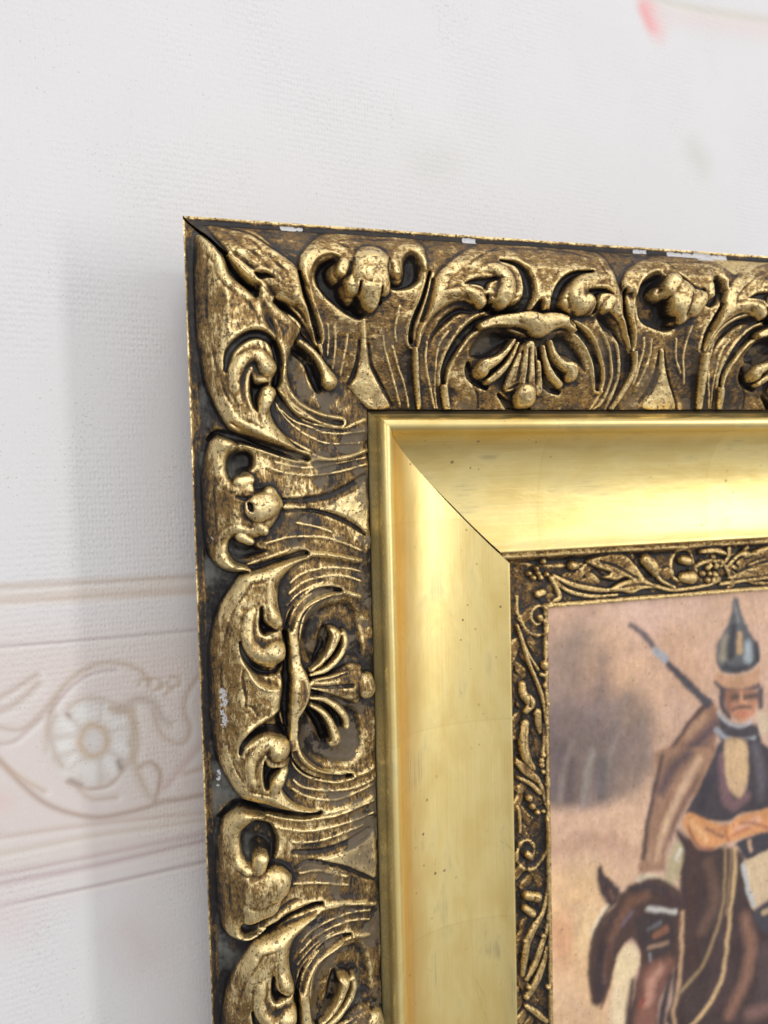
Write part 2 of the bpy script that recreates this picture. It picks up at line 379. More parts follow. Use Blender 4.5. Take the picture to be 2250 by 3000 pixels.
('R','rib',[0.55],'28.3,185.4,0.32 32.2,188.6,0.41 38.1,191.7,0.41 44.8,193.3,0.42 52.2,193.1,0.43 59,192.3,0.39'),
('R','rib',[1.1],'39.1,196.9,1 44.7,197.1,1.26 50.6,197.4,1.2 58.9,196.7,0.96'),
('M','-',[],''),
('L','tulip',[0.0, 3.5],'10.1,188.6 5.3,193.6 3.3,199.1 2.5,206.1 2.4,214.4 2.5,222.7 3.9,229 5.9,232.1 10.2,233.5 13.9,232.8 18.7,230.8 15.5,231.3 11.3,231.2 10.3,229 12.2,226.9 15.7,226 21.2,223.3 25.5,219.1 27.2,213.9 24.9,211.1 21.7,208.6 19,208.7 18.7,205.4 16.4,203.2 14,205.9 11.8,205.3 10.8,201.1 11.3,196.9 14.4,193.7 19.1,192.5 14.6,188.9'),
('G','-',[3.6],'4.6,193,0.48 7.9,189.8,1 11.5,188.4,1.34 18.4,190.6,1.43 26.4,193.3,1.44 32.9,195.6,1.39 38,196.4,0.99'),
('R','tulip',[1.2],'11.8,205.3,0.48 10.7,201.9,0.56 10.9,197.8,0.55 12.5,194.4,0.55 16,192.8,0.55 20.2,192.8,0.56 25.5,195.1,0.56 31.5,197.1,0.57 37,198,0.58 44.6,198.8,0.42 52.1,198.2,0.43 58.9,198,0.44'),
('H','-',[3.4, 2.2],'11.4,204.2 11,199.4 12.8,195.2 16.7,194.3 21.3,195.9 23.6,200.5 23.5,204.9 21.7,208.2 19.4,208.4 19.1,205.5 16.8,202.9 14,205.5'),
('T','knob',[-1.8, 1.0],'16.7,205.7,2.62 15.7,209.3,2.38'),
('T','tulip_bud',[-1.2, 0.5],'16,216.2,5.97 20.7,214.6,5.58'),
('T','tulip_bud',[-1.5, 0.4],'12.7,222.1,4.77 18.2,220.9,4.38'),
('R','tulip',[1.2],'10.6,231.8,0.48 14,231.7,0.56 19.1,229.6,0.56 25.3,226.5,0.56 31.9,225.2,0.57 37.9,226.6,0.5 38.8,228.5,0.5'),
('H','-',[1.5, 2.0],'10.3,228.6 14.1,227.3 18.8,226.7 23.7,223.9 28,222.4 30.6,224.2 24.5,225.8 17.2,229.6 12.4,231.4'),
('G','-',[3.4],'15.5,233,0.48 21,230.4,0.72 27.4,228.2,0.89 34.2,227.4,1.03 37.4,227.6,0.83'),
('R','rib',[0.6],'22,197.2,0.36 28.3,199.7,0.4 35,201.7,0.41 44.5,202.6,0.42 58.7,202.4,0.39'),
('R','rib',[0.5],'28.2,203.8,0.36 34.9,205.4,0.41 42,206,0.42 54.4,205.3,0.39'),
('R','rib',[0.6],'30,214.7,0.41 36.9,215.9,0.5 47.4,221.5,0.43'),
('R','rib',[0.6],'27.7,217.8,0.36 36.7,220.1,0.41 47.7,224.7,0.38'),
('G','-',[1.4],'28.1,207.1,0.81 37.1,209.6,1.16 46.7,209.9,1.19 56.4,207.8,0.87'),
('G','-',[1.4],'28.7,212.7,0.61 32.4,211.7,0.73 39.3,214.3,0.75 46.5,218.3,0.77 53.9,223.7,0.78 58.5,226.6,0.7'),
('F','gilt_foot',[0.9, 1.2],'36.5,211.5 43.2,212.1 50.1,212 55.3,210.9 59.1,209.2 59.1,225.9 53.9,222.8 46.5,217.7 39.3,213.9'),
('R','rib',[1.1],'39.8,228.4,0.84 43.7,229.1,1.01 48.6,231,0.94 58.3,235.5,0.79'),
('M','-',[],''),
('L','tulip',[0.0, 3.5],'43,4 46.9,2.1 52.6,0.8 62.3,0 70.5,-0.3 75.4,1.5 78.5,5.4 78.6,10.4 78.5,15.2 77.2,15.2 76.3,11.7 74.6,8.8 72.2,8.9 69.9,11.8 69.7,15.6 68.5,18.2 64.7,18.4 64.8,21.5 63.9,23.8 61.6,23.4 61.2,26.2 58.8,28.8 56.5,27.8 54.2,23.7 52.3,24.6 50.1,22.2 50.3,18.5 47.3,18 46.2,16.3 48.3,13.4 48.1,11.8 45.5,10.9 41.9,12.2 39.7,14.8 38.2,18.5 38.3,22.1 36,19.8 34.5,15.7 36.2,10.8'),
('H','-',[5.5, 2.8],'39.4,17.2 41.3,13.5 44.8,11.7 47.6,11.8 48.1,13.4 46.1,16.3 47.3,18.7 49.7,18.8 50.1,22.4 52,24.9 54.5,24.5 56.5,28.1 57.9,29.7 55.9,31.7 51.4,30.5 46.6,27.6 42.9,24.7 40.1,21.4'),
('H','-',[4.0, 2.2],'69.7,15.6 69.9,11.8 72.2,9.1 74.6,8.8 76.4,11.3 77.1,14.6 76.4,18.4 73.1,21.1 68.2,22 65.4,21.5 65,18.7 68.5,18.5'),
('R','tulip',[1.5],'48.2,11.5,0.36 45.6,10.7,0.42 42.3,11.7,0.44 40,13.7,0.44 38.9,16.3,0.44 38.3,20,0.44 38.8,23.7,0.44 40.2,27.5,0.44 41.6,30.8,0.45 42.9,34.3,0.45 43.4,37.3,0.48 42.8,39.3,0.49 41.6,39.9,0.48 40.3,38.6,0.45 39.8,36.6,0.36 38.8,34.7,0.3'),
('G','-',[4.0],'35,17.5,0.53 35.9,21.6,0.82 37.5,26,1 39.1,30.1,1.13 40.6,33.8,1.14 41.5,37.1,1.02'),
('T','drop_stem',[-1.0, 0.8],'42.1,40,0.85 42.7,42.1,0.76 42.7,44.4,0.61'),
('R','tulip',[1.3],'76.5,12.4,0.43 77.6,15.2,0.46 77.4,18.1,0.46 76.3,21.6,0.46 75.2,25.1,0.46 73.5,29.5,0.46 72.5,33.8,0.46 72.4,36.9,0.47 73.2,39.2,0.47 75.4,40.3,0.47 76.6,39.4,0.44 76.7,35.9,0.38'),
('G','-',[4.0],'79.8,15.1,0.49 78.4,20.2,0.74 76.7,25.1,0.86 75,29.4,0.99 73.9,33.7,0.99 74,37.4,0.81'),
('T','tulip_bud',[-1.2, 1.0],'49.7,13.9,1.79 48.5,16.7,1.96'),
('T','tulip_bud',[-2.0, 1.0],'51.8,19.7,2.39 52.1,22.6,1.97'),
('T','tulip_bud',[-1.0, 0.62],'58.8,13.7,6.48 58.2,17.5,6.46 57.8,20.6,5.7'),
('T','tulip_bud',[-1.0, 0.9],'57.7,22.4,3.75 58.1,25.2,3.16 58.5,27.4,1.81'),
('T','tulip_bud',[-2.0, 1.0],'62.8,20,2.26 63,22.5,1.69'),
('T','knob',[-0.8, 1.0],'66.6,13.3,1.46 67.1,16.1,1.52'),
('G','-',[1.6],'51.7,14.1,0.42 51.1,16.9,0.6 50,19.4,0.54'),
('G','-',[1.6],'64.8,11.8,0.43 63.8,15.3,0.55 64.8,18.7,0.54'),
('G','-',[2.5],'54.2,20.5,0.24 54,22.6,0.48 54,25.1,0.72'),
('G','-',[2.5],'61.4,21.7,0.24 61.6,23.4,0.48 61.9,25.6,0.73'),
('R','rib',[0.9],'56.7,30.9,0.61 57.1,34.7,0.73 57.4,38.9,0.92'),
('G','-',[1.3],'55.8,37.6,0.43 55.6,43.2,0.56 54.6,47.9,0.75 53,51.5,0.75'),
('G','-',[1.3],'59.1,38.9,0.43 60.5,44.9,0.56 62.9,49,0.57 65.7,53.5,0.57 69.1,58.6,0.58'),
('F','gilt_foot',[0.9, 1.2],'56.6,39 58.5,38.9 59.8,44.9 62.2,49 65,53.5 68.5,59.2 60.4,59.7 53.1,53 54.8,49.7 56.3,45'),
('R','rib',[0.7],'47,33.9,0.33 47.5,37.2,0.36 47.5,41.1,0.37 47.3,44.5,0.37 46.9,46.9,0.31'),
('R','rib',[0.6],'51.6,36,0.33 51.3,39.9,0.37 50.5,44.2,0.34 49.9,48.6,0.31'),
('R','rib',[0.5],'44.8,33.1,0.3 45.2,37.8,0.3 45,42.6,0.31'),
('R','rib',[0.7],'69.1,26.5,0.31 68.2,31.1,0.34 68,34.4,0.34 68.8,37.8,0.31'),
('R','rib',[0.5],'64,36,0.31 64.8,40.2,0.31 67.7,47.4,0.32 70,53.4,0.38 72.2,58.9,0.39'),
('R','rib',[0.6],'67.3,38.7,0.31 70.1,45.9,0.38 72.9,51.9,0.38 75.2,58.9,0.39'),
('T','drop_stem',[0.8, 0.8],'74.9,40.3,0.76 75.5,44.4,1.02 76.6,50.3,1.03 78.7,59.2,0.92'),
('M','-',[],''),
('L','shell_leaf',[0.0, 3.8],'82.1,15.6 87.9,10.3 97,4.4 104.1,1.5 112.7,0.2 120,-0.5 127.4,-0.5 137.4,0.8 147.3,4 149.8,11 152.1,17.5 153.3,23.6 155.4,28.6 158.3,34.3 160.2,39.3 158.7,38.9 155.6,32.3 152,28.3 146.5,25.5 143.1,26.5 141.3,27.4 132,28.5 128.3,27 123,26.8 116.8,27 107.9,27.3 99.5,27.2 95.8,26.5 92,24.3 88.4,24.4 84.1,26.5 80,30.2 77.2,35.2 76,39.8 75.8,34.4 77.4,30.2 78.7,24.8 80.4,19.9'),
('G','-',[2.2],'80.7,17.4,0.41 79.8,21.7,0.66 78.8,26.3,0.74 77.5,31,0.74'),
('R','shell_leaf',[1.3],'93.8,25,0.5 92,24.2,0.58 88.4,24.4,0.58 84.1,26.5,0.58 80,30.2,0.58 77.9,34,0.58 76.2,39,0.54'),
('H','-',[3.0, 2.5],'93.5,25.8 89.4,25.6 85.1,28.1 82,31.6 79.9,35.5 80.6,40.1 82.7,36.2 86.6,32.2 91,29 96.4,28.1'),
('H','-',[2.6, 1.6],'89.8,19.4 94.1,16.7 98.7,15.8 105.6,15.9 103.1,17.6 100.4,19 99,21.7 97.3,20.4 94.7,19.7'),
('R','-',[0.8],'89.7,19.6,0.33 93.8,19.5,0.42 96.9,20.2,0.42'),
('G','-',[4.5],'105.4,10,0.43 110.7,10.9,1.2 114.2,14.4,2.05 115.3,19.2,2.39 114.5,23.4,2.56 111.5,26,2.13 106.9,26.9,1.78 101.3,26.3,1.52'),
('H','-',[3.5, 1.5],'99,21.7 101,24 103.1,26.2 100.5,27.5 97.3,27.6'),
('T','leaf_scroll',[-1.5, 1.2],'95.2,14.6,1 100.3,13.1,2.1 104.4,14.2,2.79 106.6,17.4,3.38 105.7,21.8,3.63 104.7,23.8,3.21'),
('T','knob',[-1.2, 1.1],'91.9,20.9,1.41 95,22.6,2.34 97.2,24.7,2.1'),
('G','-',[0.9],'101.4,16.8,0.42 104.1,16.6,0.51'),
('H','-',[4.0, 1.5],'120.7,22.4 118.2,23.3 116.8,27 121.5,26.8'),
('R','shell_leaf',[1.0],'117.7,20.8,0.68 116.5,25,0.6 115.4,27,0.51'),
('G','-',[4.5],'140.9,12.1,0.35 134.6,13.2,1.05 129.6,16.3,1.82 126.3,21.3,2.16 126.1,25,2.16 129.9,28,1.57'),
('T','leaf_scroll',[-1.5, 1.2],'146.4,14.3,1.59 141.8,14.8,2.37 136.6,16.8,3.32 133.1,21,3.47 134.8,24.3,3.66 137.2,23.4,3.49'),
('H','-',[3.6, 1.5],'137.3,19.3 141.5,17.7 146,17.7 148.9,20.3 144.1,20.5 142.6,23.2 143.6,26.5 140.8,27.6 140.8,22.4'),
('R','-',[0.9],'148.3,19.5,0.44 146,17.7,0.53 141.5,17.6,0.53 137.9,18.8,0.44'),
('T','knob',[-1.2, 1.1],'147.5,22.2,2.12 145.8,24.5,2.29'),
('R','shell_leaf',[1.2],'141.7,27.2,0.53 146.5,25.6,0.62 150.8,26.7,0.62 154.4,29.9,0.63 157,34.3,0.63 159.9,39.3,0.59'),
('H','-',[3.0, 2.4],'143.8,27.3 147.7,26.7 152.2,29.1 155.8,34.4 157,38.5 151.6,34.5 146.6,31.3'),
('H','-',[2.6, 2.6],'98.8,34.2 104,32.5 109.9,33.5 117.1,36.1 114.8,38.4 111.8,37.8 107.4,39.9 102.3,42.8 96.7,42.9 95.2,39.8'),
('H','-',[2.6, 2.6],'125,36.3 129.7,33.8 134.3,34.1 139.4,38 142.8,43 143.4,47.2 137.3,43.5 131.2,41.5 127.5,38.7'),
('G','-',[2.8],'87.3,51.4,0.78 87.2,47.1,1.46 89.4,40.7,1.62 92.6,35.5,1.61 96.9,31.6,1.52 103.4,29.4,1.27'),
('R','shell_spine',[1.5],'85.6,51.6,0.56 85.4,45.9,0.6 87.3,39.5,0.59 90.5,34,0.59 94.3,30.1,0.59 99.5,27.6,0.59 105,27,0.51'),
('T','shell_spine',[-0.6, 0.8],'98.4,32.3,1.27 103.6,30.6,1.78 111,30,2.35 116.2,30.2,3.23 120.4,31.7,3.99 124.9,30.2,3.13 129.7,30,2.18 134.6,31.7,1.58'),
('R','shell_spine',[1.5],'88.5,52.4,0.57 88.8,45.9,0.65 91.3,41.4,0.68 94.6,36.6,0.68 98.2,33.8,0.72 103,32.2,0.77 108.7,32.6,0.77 114.8,34.2,0.78 120,36,0.79 123.7,35.4,0.79 127.2,33.5,0.79 132,32.9,0.75 136.9,34.4,0.71 141.5,38.4,0.72 144.8,42.9,0.73 146.7,48.5,0.69 149,53.5,0.65 150.9,53.7,0.6'),
('G','-',[2.8],'132.2,29.7,1.14 138.4,32.8,1.59 143.6,37.5,1.71 147.4,43.7,1.73 149.1,48.9,1.56 149.4,52.4,1.02'),
('R','shell_spine',[1.4],'133.5,28.9,0.53 137.1,30,0.57 142.2,32.7,0.62 146.5,37.9,0.63 149.5,43.7,0.64 151.3,49.3,0.65 150.9,53.7,0.6'),
('T','drop_stem',[0.6, 0.8],'87.3,52.6,1.22 88.2,56.1,1.4 89.4,59.9,1.24'),
('R','rib',[0.8],'151,54.1,0.65 149.8,57.2,0.65 148,60.1,0.66'),
('T','palmette',[0.6, 1.2],'110.8,36.9,0.78 108.3,40.7,1.13 104.9,43.6,1.74 100.9,45.5,2.53 100.3,47.1,2.62'),
('T','palmette',[0.4, 1.1],'112.7,37.6,0.61 111.2,41.9,0.96 109.1,45.6,1.23 106.3,48.5,1.5 103.5,50.5,1.23'),
('G','-',[1.6],'111.5,38.8,0.26 109.5,42.7,0.52 106.3,46,0.61 104.2,47.5,0.53'),
('G','-',[3.0],'96.1,44.5,0.87 96.9,47.8,1.31 100,50.6,1.23 104.1,52.3,0.88'),
('L','palmette',[3.2, 2.4],'114.6,37.8 120.4,37.6 122.7,45.4 124.8,51.7 125.5,55.5 122.8,54.7 123.3,57.7 119.4,59.4 115.7,58.6 113.9,56 113.9,53.9 110.7,53.9 110,50.5 112.3,44.7'),
('G','-',[2.0],'117,39.3,0.35 117.7,45.4,0.62 118.1,52.2,0.72'),
('G','-',[1.2],'119.5,38.9,0.35 120.7,45.4,0.44 122.5,51.3,0.4'),
('G','-',[1.2],'115.2,40.2,0.31 114.4,45.5,0.4 113.4,50.5,0.36'),
('T','palmette',[0.8, 0.5],'114.1,41.8,1.05 112.9,47.6,1.86 112.2,51.8,2.14'),
('T','palmette',[0.8, 0.5],'121.9,44.1,1.07 123.5,50,1.53 124.2,53.4,1.54'),
('T','palmette',[1.2, 0.4],'117.2,38.5,1.75 117.8,45.4,2.75 118,51.3,4.03'),
('G','-',[1.4],'117,39.3,0.35 117.7,45.4,0.58 118,51.7,0.67'),
('G','-',[1.0],'119.6,39.7,0.31 120.6,45.4,0.4 121.9,50.9,0.4'),
('G','-',[1.0],'115.4,40.2,0.31 114.6,45.5,0.4 114.6,50.1,0.4'),
('T','palmette',[2.0, 0.85],'118.4,55.4,4.15 118.7,56.4,4.07'),
('G','-',[3.0],'109.4,54.8,0.63 113,57.7,1.17 115.5,60.3,1.09 122.5,60.3,0.91'),
('G','-',[1.6],'110.6,53.5,0.45 113.8,52.2,0.54 115.1,51.3,0.36'),
('T','palmette',[0.6, 1.2],'125.1,36.9,0.79 127.7,41.4,1.24 131.8,44.6,1.62 135.4,46,2.44 135.9,48.2,2.45'),
('T','palmette',[0.4, 1.1],'122.8,38.4,0.62 124.7,43.3,1.07 128.3,48.2,1.35 132.6,51.4,1.18'),
('G','-',[1.6],'124.6,38.8,0.26 126.7,43.2,0.53 130.5,46.5,0.63 133.3,47.8,0.54'),
('G','-',[2.4],'123.6,43.7,0.44 125.5,49.1,0.99 129.3,52.5,1.09 133.7,53.8,0.82'),
('R','rib',[0.6],'83.3,31.6,0.37 81.5,34.3,0.42 80.5,36.2,0.38'),
('R','rib',[0.6],'87.1,34.1,0.38 84.7,37.3,0.42 83.8,41.6,0.38 83.8,45.9,0.34'),
('R','rib',[0.5],'79.8,37.8,0.38 79.9,44,0.42 82.4,52,0.43 85,59.5,0.44'),
('R','rib',[0.4],'83.8,45.9,0.34 84.2,52,0.39 85.9,59.5,0.4'),
('R','rib',[0.6],'147.6,32.9,0.45 150.2,36.6,0.54 153.2,42.8,0.55 154.4,49.2,0.56 152.9,56.7,0.56 149.6,59.9,0.47'),
('R','rib',[0.6],'152.2,32.8,0.45 155.2,38.5,0.55 157.2,44.9,0.55 157.2,51.4,0.56 154.9,59.9,0.47'),
('G','-',[0.8],'99.2,51.9,0.44 101.3,55.2,0.53 101.7,59.4,0.45'),
('M','-',[],''),
('L','tulip',[0.0, 3.5],'152.9,14.9 156.4,10.2 164.7,5.6 172.9,2.6 179.3,1.6 186.3,1 193.3,1 199.5,2.7 199.7,7.4 199.3,12.6 199.3,16.6 198.3,15.8 196.9,12.7 195.3,11 193.3,12.1 192.3,15.7 192.2,19.3 188.7,21 187.4,22.9 184.9,26.2 178.8,29.7 179.2,27.5 177.3,24.4 172.5,20.9 169.3,18.7 172.1,14.7 172.1,11 169,10.3 164,12.4 160.5,16 158.5,20.7 157.4,19.2 154.1,18.6'),
('H','-',[5.5, 2.6],'159.6,20.7 160.9,16 164.5,12.4 168.8,10.7 171.8,11.5 171.8,14.7 168.4,18.4 171.8,19.8 175.9,16.1 174,20.1 175.5,24.4 177.8,24.7 177.2,28.6 179,30.4 174.7,32.2 168,31 162.5,28.4'),
('H','-',[3.4, 2.0],'193.1,12.9 195.7,11.2 197.7,13.5 198.5,16.6 196.6,20.7 193.4,23.1 189.5,21.8 192.2,19.3'),
('R','tulip',[1.4],'172.2,11.7,0.45 169.2,10,0.53 164,12.2,0.56 160.5,15.6,0.56 158.8,20.7,0.56 159.4,27.4,0.56 161.2,31.9,0.57 161.9,36.7,0.57 161.5,39.4,0.53'),
('G','-',[4.0],'154.6,17.8,0.52 155.5,23,0.89 157.2,27.9,1.27 159.1,32,1.35 160.2,35.7,1.14 160.4,38.5,0.76'),
('R','tulip',[1.3],'198.9,12.2,0.54 199.2,16.6,0.58 196,22.3,0.58 193.8,27,0.58 191.9,31.8,0.58 190.9,35.4,0.59 191,38.6,0.59 193.4,40,0.59 194.8,38.2,0.55 196.8,32.4,0.55 200.2,28.7,0.55 204.4,26.3,0.55 208.8,25,0.55 213.8,25.5,0.47'),
('G','-',[3.4],'197.4,21.4,0.46 194.5,27.4,0.85 192.7,32.1,1.01 192.2,37.2,0.94'),
('T','tulip_bud',[-1.2, 1.0],'174.9,13.8,3.03 173.1,16.6,3.02'),
('T','tulip_bud',[-1.5, 0.7],'178.2,18.3,5.31 177.7,22.2,4.55'),
('T','tulip_bud',[-1.5, 0.7],'184.4,19.6,4.58 183.2,22.7,4.19'),
('T','tulip_bud',[-2.0, 1.1],'178.7,24.7,2.66 179.2,27.5,1.91'),
('T','knob',[-1.0, 1.0],'190.5,15,1.62 190.3,18.2,1.69'),
('G','-',[1.8],'177,11.4,0.38 179.4,13.6,0.69 182.6,16.2,0.76 187.5,17.1,0.77'),
('G','-',[1.3],'181.1,18.6,0.38 180.1,22.8,0.46 179.9,26.4,0.46'),
('T','drop_stem',[0.4, 0.8],'161.4,39.9,0.84 162.6,46,1.08 160.1,53.3,1.09 156.9,59.7,1.02'),
('T','drop_stem',[0.6, 0.8],'192.6,40.4,1.42 193.8,48.2,1.6 196.5,59.7,1.47'),
('G','-',[1.3],'173.4,39,0.46 173.7,45.1,0.7 172.8,51,0.94 169.7,57,1.03'),
('G','-',[1.3],'175.5,38.6,0.46 178.7,46.5,0.63 182.8,53.2,0.64 186.9,59.7,0.65'),
('F','gilt_foot',[0.9, 1.2],'173.5,38.6 175.3,38.6 178.5,46.5 182.6,53.2 186.1,59.3 179.4,60.7 171,59.3 174,53.3 175.1,46.6'),
('R','rib',[0.6],'165.5,34.2,0.38 166.2,38.8,0.46 165.5,44.9,0.46 164.8,50.3,0.43'),
('R','rib',[0.6],'168.7,34.5,0.38 169.4,40.5,0.46 168.2,46.6,0.47 166.5,51.4,0.43'),
('R','rib',[0.6],'179.9,34.2,0.39 181.4,41,0.47 184.7,46.4,0.43'),
('R','rib',[0.6],'185.5,29.5,0.38 184.5,35.5,0.47 184.6,40.9,0.47 187.4,50.1,0.44'),
('R','rib',[0.6],'147.1,32.3,0.37 150.7,37,0.49 153,43.3,0.5 154.4,49.7,0.5 152.1,58.6,0.43'),
('R','rib',[0.6],'151.7,31.8,0.37 153.7,36.2,0.49 156.1,42.5,0.5 157,49.7,0.5 154.8,58.6,0.43'),
('M','-',[],''),
('L','shell_leaf',[0.0, 3.8],'14,233.4 10.5,237.9 7.5,242.3 5.3,247.4 3.7,253.2 2.5,259.2 2,265.2 2.1,271.3 2.2,277.4 2.6,283.6 3.4,289.7 4.8,295.5 7.1,300.9 10.9,306.7 15.4,308.8 20.3,310.4 26.4,313.3 35.2,316.9 38,317.7 38.5,316.8 30.7,312.8 26.6,308.4 24.6,304.7 24.3,301.3 26.4,299.8 27.9,294 27.2,289 24,283.9 25,278.5 26.9,272.8 25.4,266.1 26.8,261.5 27,255.9 26.7,250.3 25.3,244.5 25.5,238.6 27.7,234.8 31.6,232 35.7,230.4 32.6,229.7 24.9,230.6 19.3,232.2'),
('R','shell_leaf',[1.2],'25.7,249.3,0.47 25.1,244.5,0.55 25.2,241.3,0.55 25.9,238.2,0.55 28.1,234.5,0.55 31.6,231.6,0.56 36.2,230.3,0.57'),
('R','rib',[1.1],'37.1,229.6,0.65 40.3,229.7,0.9 47.4,230.9,1 54.7,233,0.94'),
('H','-',[3.0, 2.5],'13.5,260.3 15.3,262 19.8,264.6 23.8,264.6 25.9,263.4 25.4,271.3 21.5,271.5 18.1,269.7 15.2,266'),
('G','-',[4.0],'12.5,255.5,0.47 13.5,259.5,1.1 16.1,263.2,1.49 19.8,265.4,1.65 23.8,265.4,1.66 26.3,262.6,1.39'),
('T','leaf_scroll',[-2.0, 1.3],'18.2,243.2,1.17 15.8,247,2.27 14.5,252.1,2.58 15.9,256.9,2.82 19.2,259.8,3.45 23.3,259.2,4.18'),
('H','-',[5.5, 1.8],'19.1,243.6 20.4,245.6 20.7,248.8 23.8,251.7 26.3,252.6 22.5,253.5 19.8,254.1 18.1,251.9 18.1,247.9'),
('T','knob',[-1.5, 1.25],'22.2,245.3,1.65 23.1,247.8,2.36 24.7,250.2,1.66'),
('R','shell_leaf',[0.8],'13.4,262.7,0.39 14.8,265.5,0.47 16.6,268.8,0.47 19.6,271,0.47 21.9,271.3,0.47'),
('T','shell_leaf',[-1.4, 0.3],'15.8,272.3,1.96 18.7,274.9,2.36 22.6,276,1.97'),
('G','-',[0.9],'13.2,264.3,0.47 12.7,268.2,0.55 13.5,272.2,0.39 13.4,276.2,0.31'),
('G','-',[0.9],'14.5,275.9,0.31 15.6,276.3,0.47 17.1,279.2,0.47'),
('H','-',[3.0, 2.5],'12.3,286.5 14.6,283.4 18.6,280.9 23.3,278.6 26.2,278.7 25.7,281.4 27.6,288.3 24.8,286.1 20.7,285.4 17.6,287.2 13.3,289.7 11.8,289.7'),
('R','shell_leaf',[0.7],'11.5,288.9,0.39 13.1,284.9,0.47 16.2,282.3,0.47 20.9,279.8,0.47 24.6,278.4,0.48'),
('G','-',[3.4],'11.4,291.4,0.47 12.6,288.1,1.02 16.1,285.5,1.26 20.7,284.6,1.34 25.6,286.6,1.35 28,290.8,1.2'),
('T','leaf_scroll',[-2.0, 1.3],'15.6,302.8,1.66 14,298.2,2.37 14.5,293.8,2.6 17.5,290.4,2.68 20.6,289,3.08 23.4,291,4.2'),
('H','-',[5.5, 1.8],'18.6,292.9 20.4,296.1 24.4,296.9 25.2,298.7 21.8,300.8 19.8,304.3 18.2,303.4 17.6,298.5'),
('R','-',[1.0],'19,292.5,0.47 17.7,296.1,0.47 17.5,300.5,0.47 18.6,304.2,0.4'),
('T','knob',[-1.5, 1.2],'25,298.7,1.67 23,301.4,2.22 21.5,304.4,1.58'),
('R','shell_leaf',[1.2],'24.6,300.6,0.48 23.9,304.5,0.56 25.7,308.2,0.56 29,311.5,0.56 33.4,314.6,0.57 38.5,317,0.58'),
('H','-',[2.2, 3.0],'35.5,249.1 40.3,246.2 46,245.3 51.8,246.5 55.6,254 56.2,267.1 51.2,267.4 46.3,267.7 40.5,267.4 34.6,265.3 32.5,260.4 32.7,254.4'),
('H','-',[2.2, 3.0],'31.7,282.7 34.5,280.5 39.2,280 45.8,281.2 53.2,283.8 55.5,291 54.7,299.5 50,303.8 40.4,301.4 34.9,297.2 31.5,290.8'),
('G','-',[4.0],'26.6,253.5,0.59 27.7,259.6,1.19 27.9,265.7,1.67 27.3,270.8,2.07 26.8,275.6,2.19 27,280.9,1.67 27.7,285.9,1.2'),
('T','shell_spine',[-1.5, 0.9],'44.6,242.6,1.25 38.5,243.4,1.71 33.8,245.6,1.85 31.1,248.8,1.84 29.8,253.9,1.76 30,260,1.68 30.3,265.3,2 31.5,269.6,2.9 31.7,273.7,3.46 30.8,277.6,2.89 29.3,281.3,1.76 28.8,286.1,1.52 28.8,291,1.68 30.4,295.9,1.77 34.3,300.8,1.71 40.3,304.7,1.41 47.5,307.4,1.27'),
('G','-',[2.6],'48,242.7,0.84 42.8,242,1.4 38,243,1.47 33.4,245.6,1.53 30.2,249.1,1.36 28.8,252.9,0.8'),
('G','-',[2.6],'28.9,293.5,0.8 30.3,297.5,1.37 34.3,301.8,1.47 40.3,305.1,1.41 45,306.9,1.26 49.9,307.7,0.85'),
('R','shell_spine',[1.6],'49,243.4,0.55 43.2,243.7,0.62 38.4,245.5,0.65 34.6,249,0.69 32.7,253.6,0.72 31.9,258.3,0.8 31.9,263.6,0.97 32.7,267.4,1.05 34.1,271,1.13 34.9,274.5,1.14 33.4,278.6,0.97 31.3,281.4,0.73 30.5,285.7,0.64 30.6,290.6,0.64 32.2,295.2,0.65 35.7,299.9,0.61 40.3,303,0.58 50.9,306.7,0.56 51.7,308,0.56 50.4,308.5,0.51'),
('R','shell_spine',[1.1],'49,242.7,0.5 47.8,241.5,0.5 42.8,240.4,0.54 38.1,240.7,0.53 33,243.5,0.52 29.4,246.6,0.52 27.6,250.4,0.52 27,254.3,0.48'),
('R','shell_spine',[1.1],'27.6,295.2,0.48 29.8,299.8,0.52 33.8,303.5,0.53 40.2,306.7,0.54 45.9,308.6,0.51 50.4,308.7,0.51'),
('R','rib',[1.1],'49.4,243.3,0.76 51.9,244.3,1.02 55.4,245.5,0.86'),
('R','rib',[1.1],'51.4,307.9,0.69 55,307.9,0.95 59,307,0.87'),
('G','-',[2.5],'37.3,265.5,0.49 39.8,261.8,1.23 40.8,257.9,1.4 41.9,255.1,1.24'),
('T','palmette',[0.2, 1.3],'35.2,267.3,0.65 38.7,266,1.07 41.8,263.3,1.32 43.9,260.1,1.58 45.1,256.9,1.92 43.3,254.9,1'),
('T','palmette',[0.2, 1.2],'35.3,268.8,0.65 40.5,268.2,1.07 44.6,266.1,1.17 47.4,263.3,1.26 48.6,260.1,1.26 48.1,257,1.18'),
('G','-',[2.0],'37.3,267.2,0.25 41.5,265.1,0.5 44.5,262.7,0.58 46.1,260.1,0.5'),
('L','palmette',[3.0, 2.5],'35.1,269.6 41.4,269.7 48.2,268.1 51.1,267.8 55.1,269.5 55.3,271.7 58.7,272.9 59.9,274.9 59.8,278.9 57.4,281.4 54.3,281 52.7,282.6 45.9,279.5 35.6,274.6'),
('G','-',[2.0],'35.2,272.5,0.41 43.6,274.2,0.63 50.4,275.1,0.68'),
('G','-',[1.2],'35.5,270.7,0.33 41.3,271.3,0.41 48.1,270.6,0.42'),
('G','-',[1.2],'55.1,271.7,0.34 54,273.6,0.43 53.6,277.8,0.43 54.5,280.7,0.34'),
('T','palmette',[1.2, 0.38],'36.2,271.9,1.63 43.7,273.5,3.33 50.9,274.9,5.31'),
('G','-',[1.4],'35.2,272.5,0.41 43.6,274.2,0.58 50.4,275.1,0.64'),
('G','-',[1.2],'36.7,270.9,0.24 42.3,271.3,0.37 48.6,270.7,0.38'),
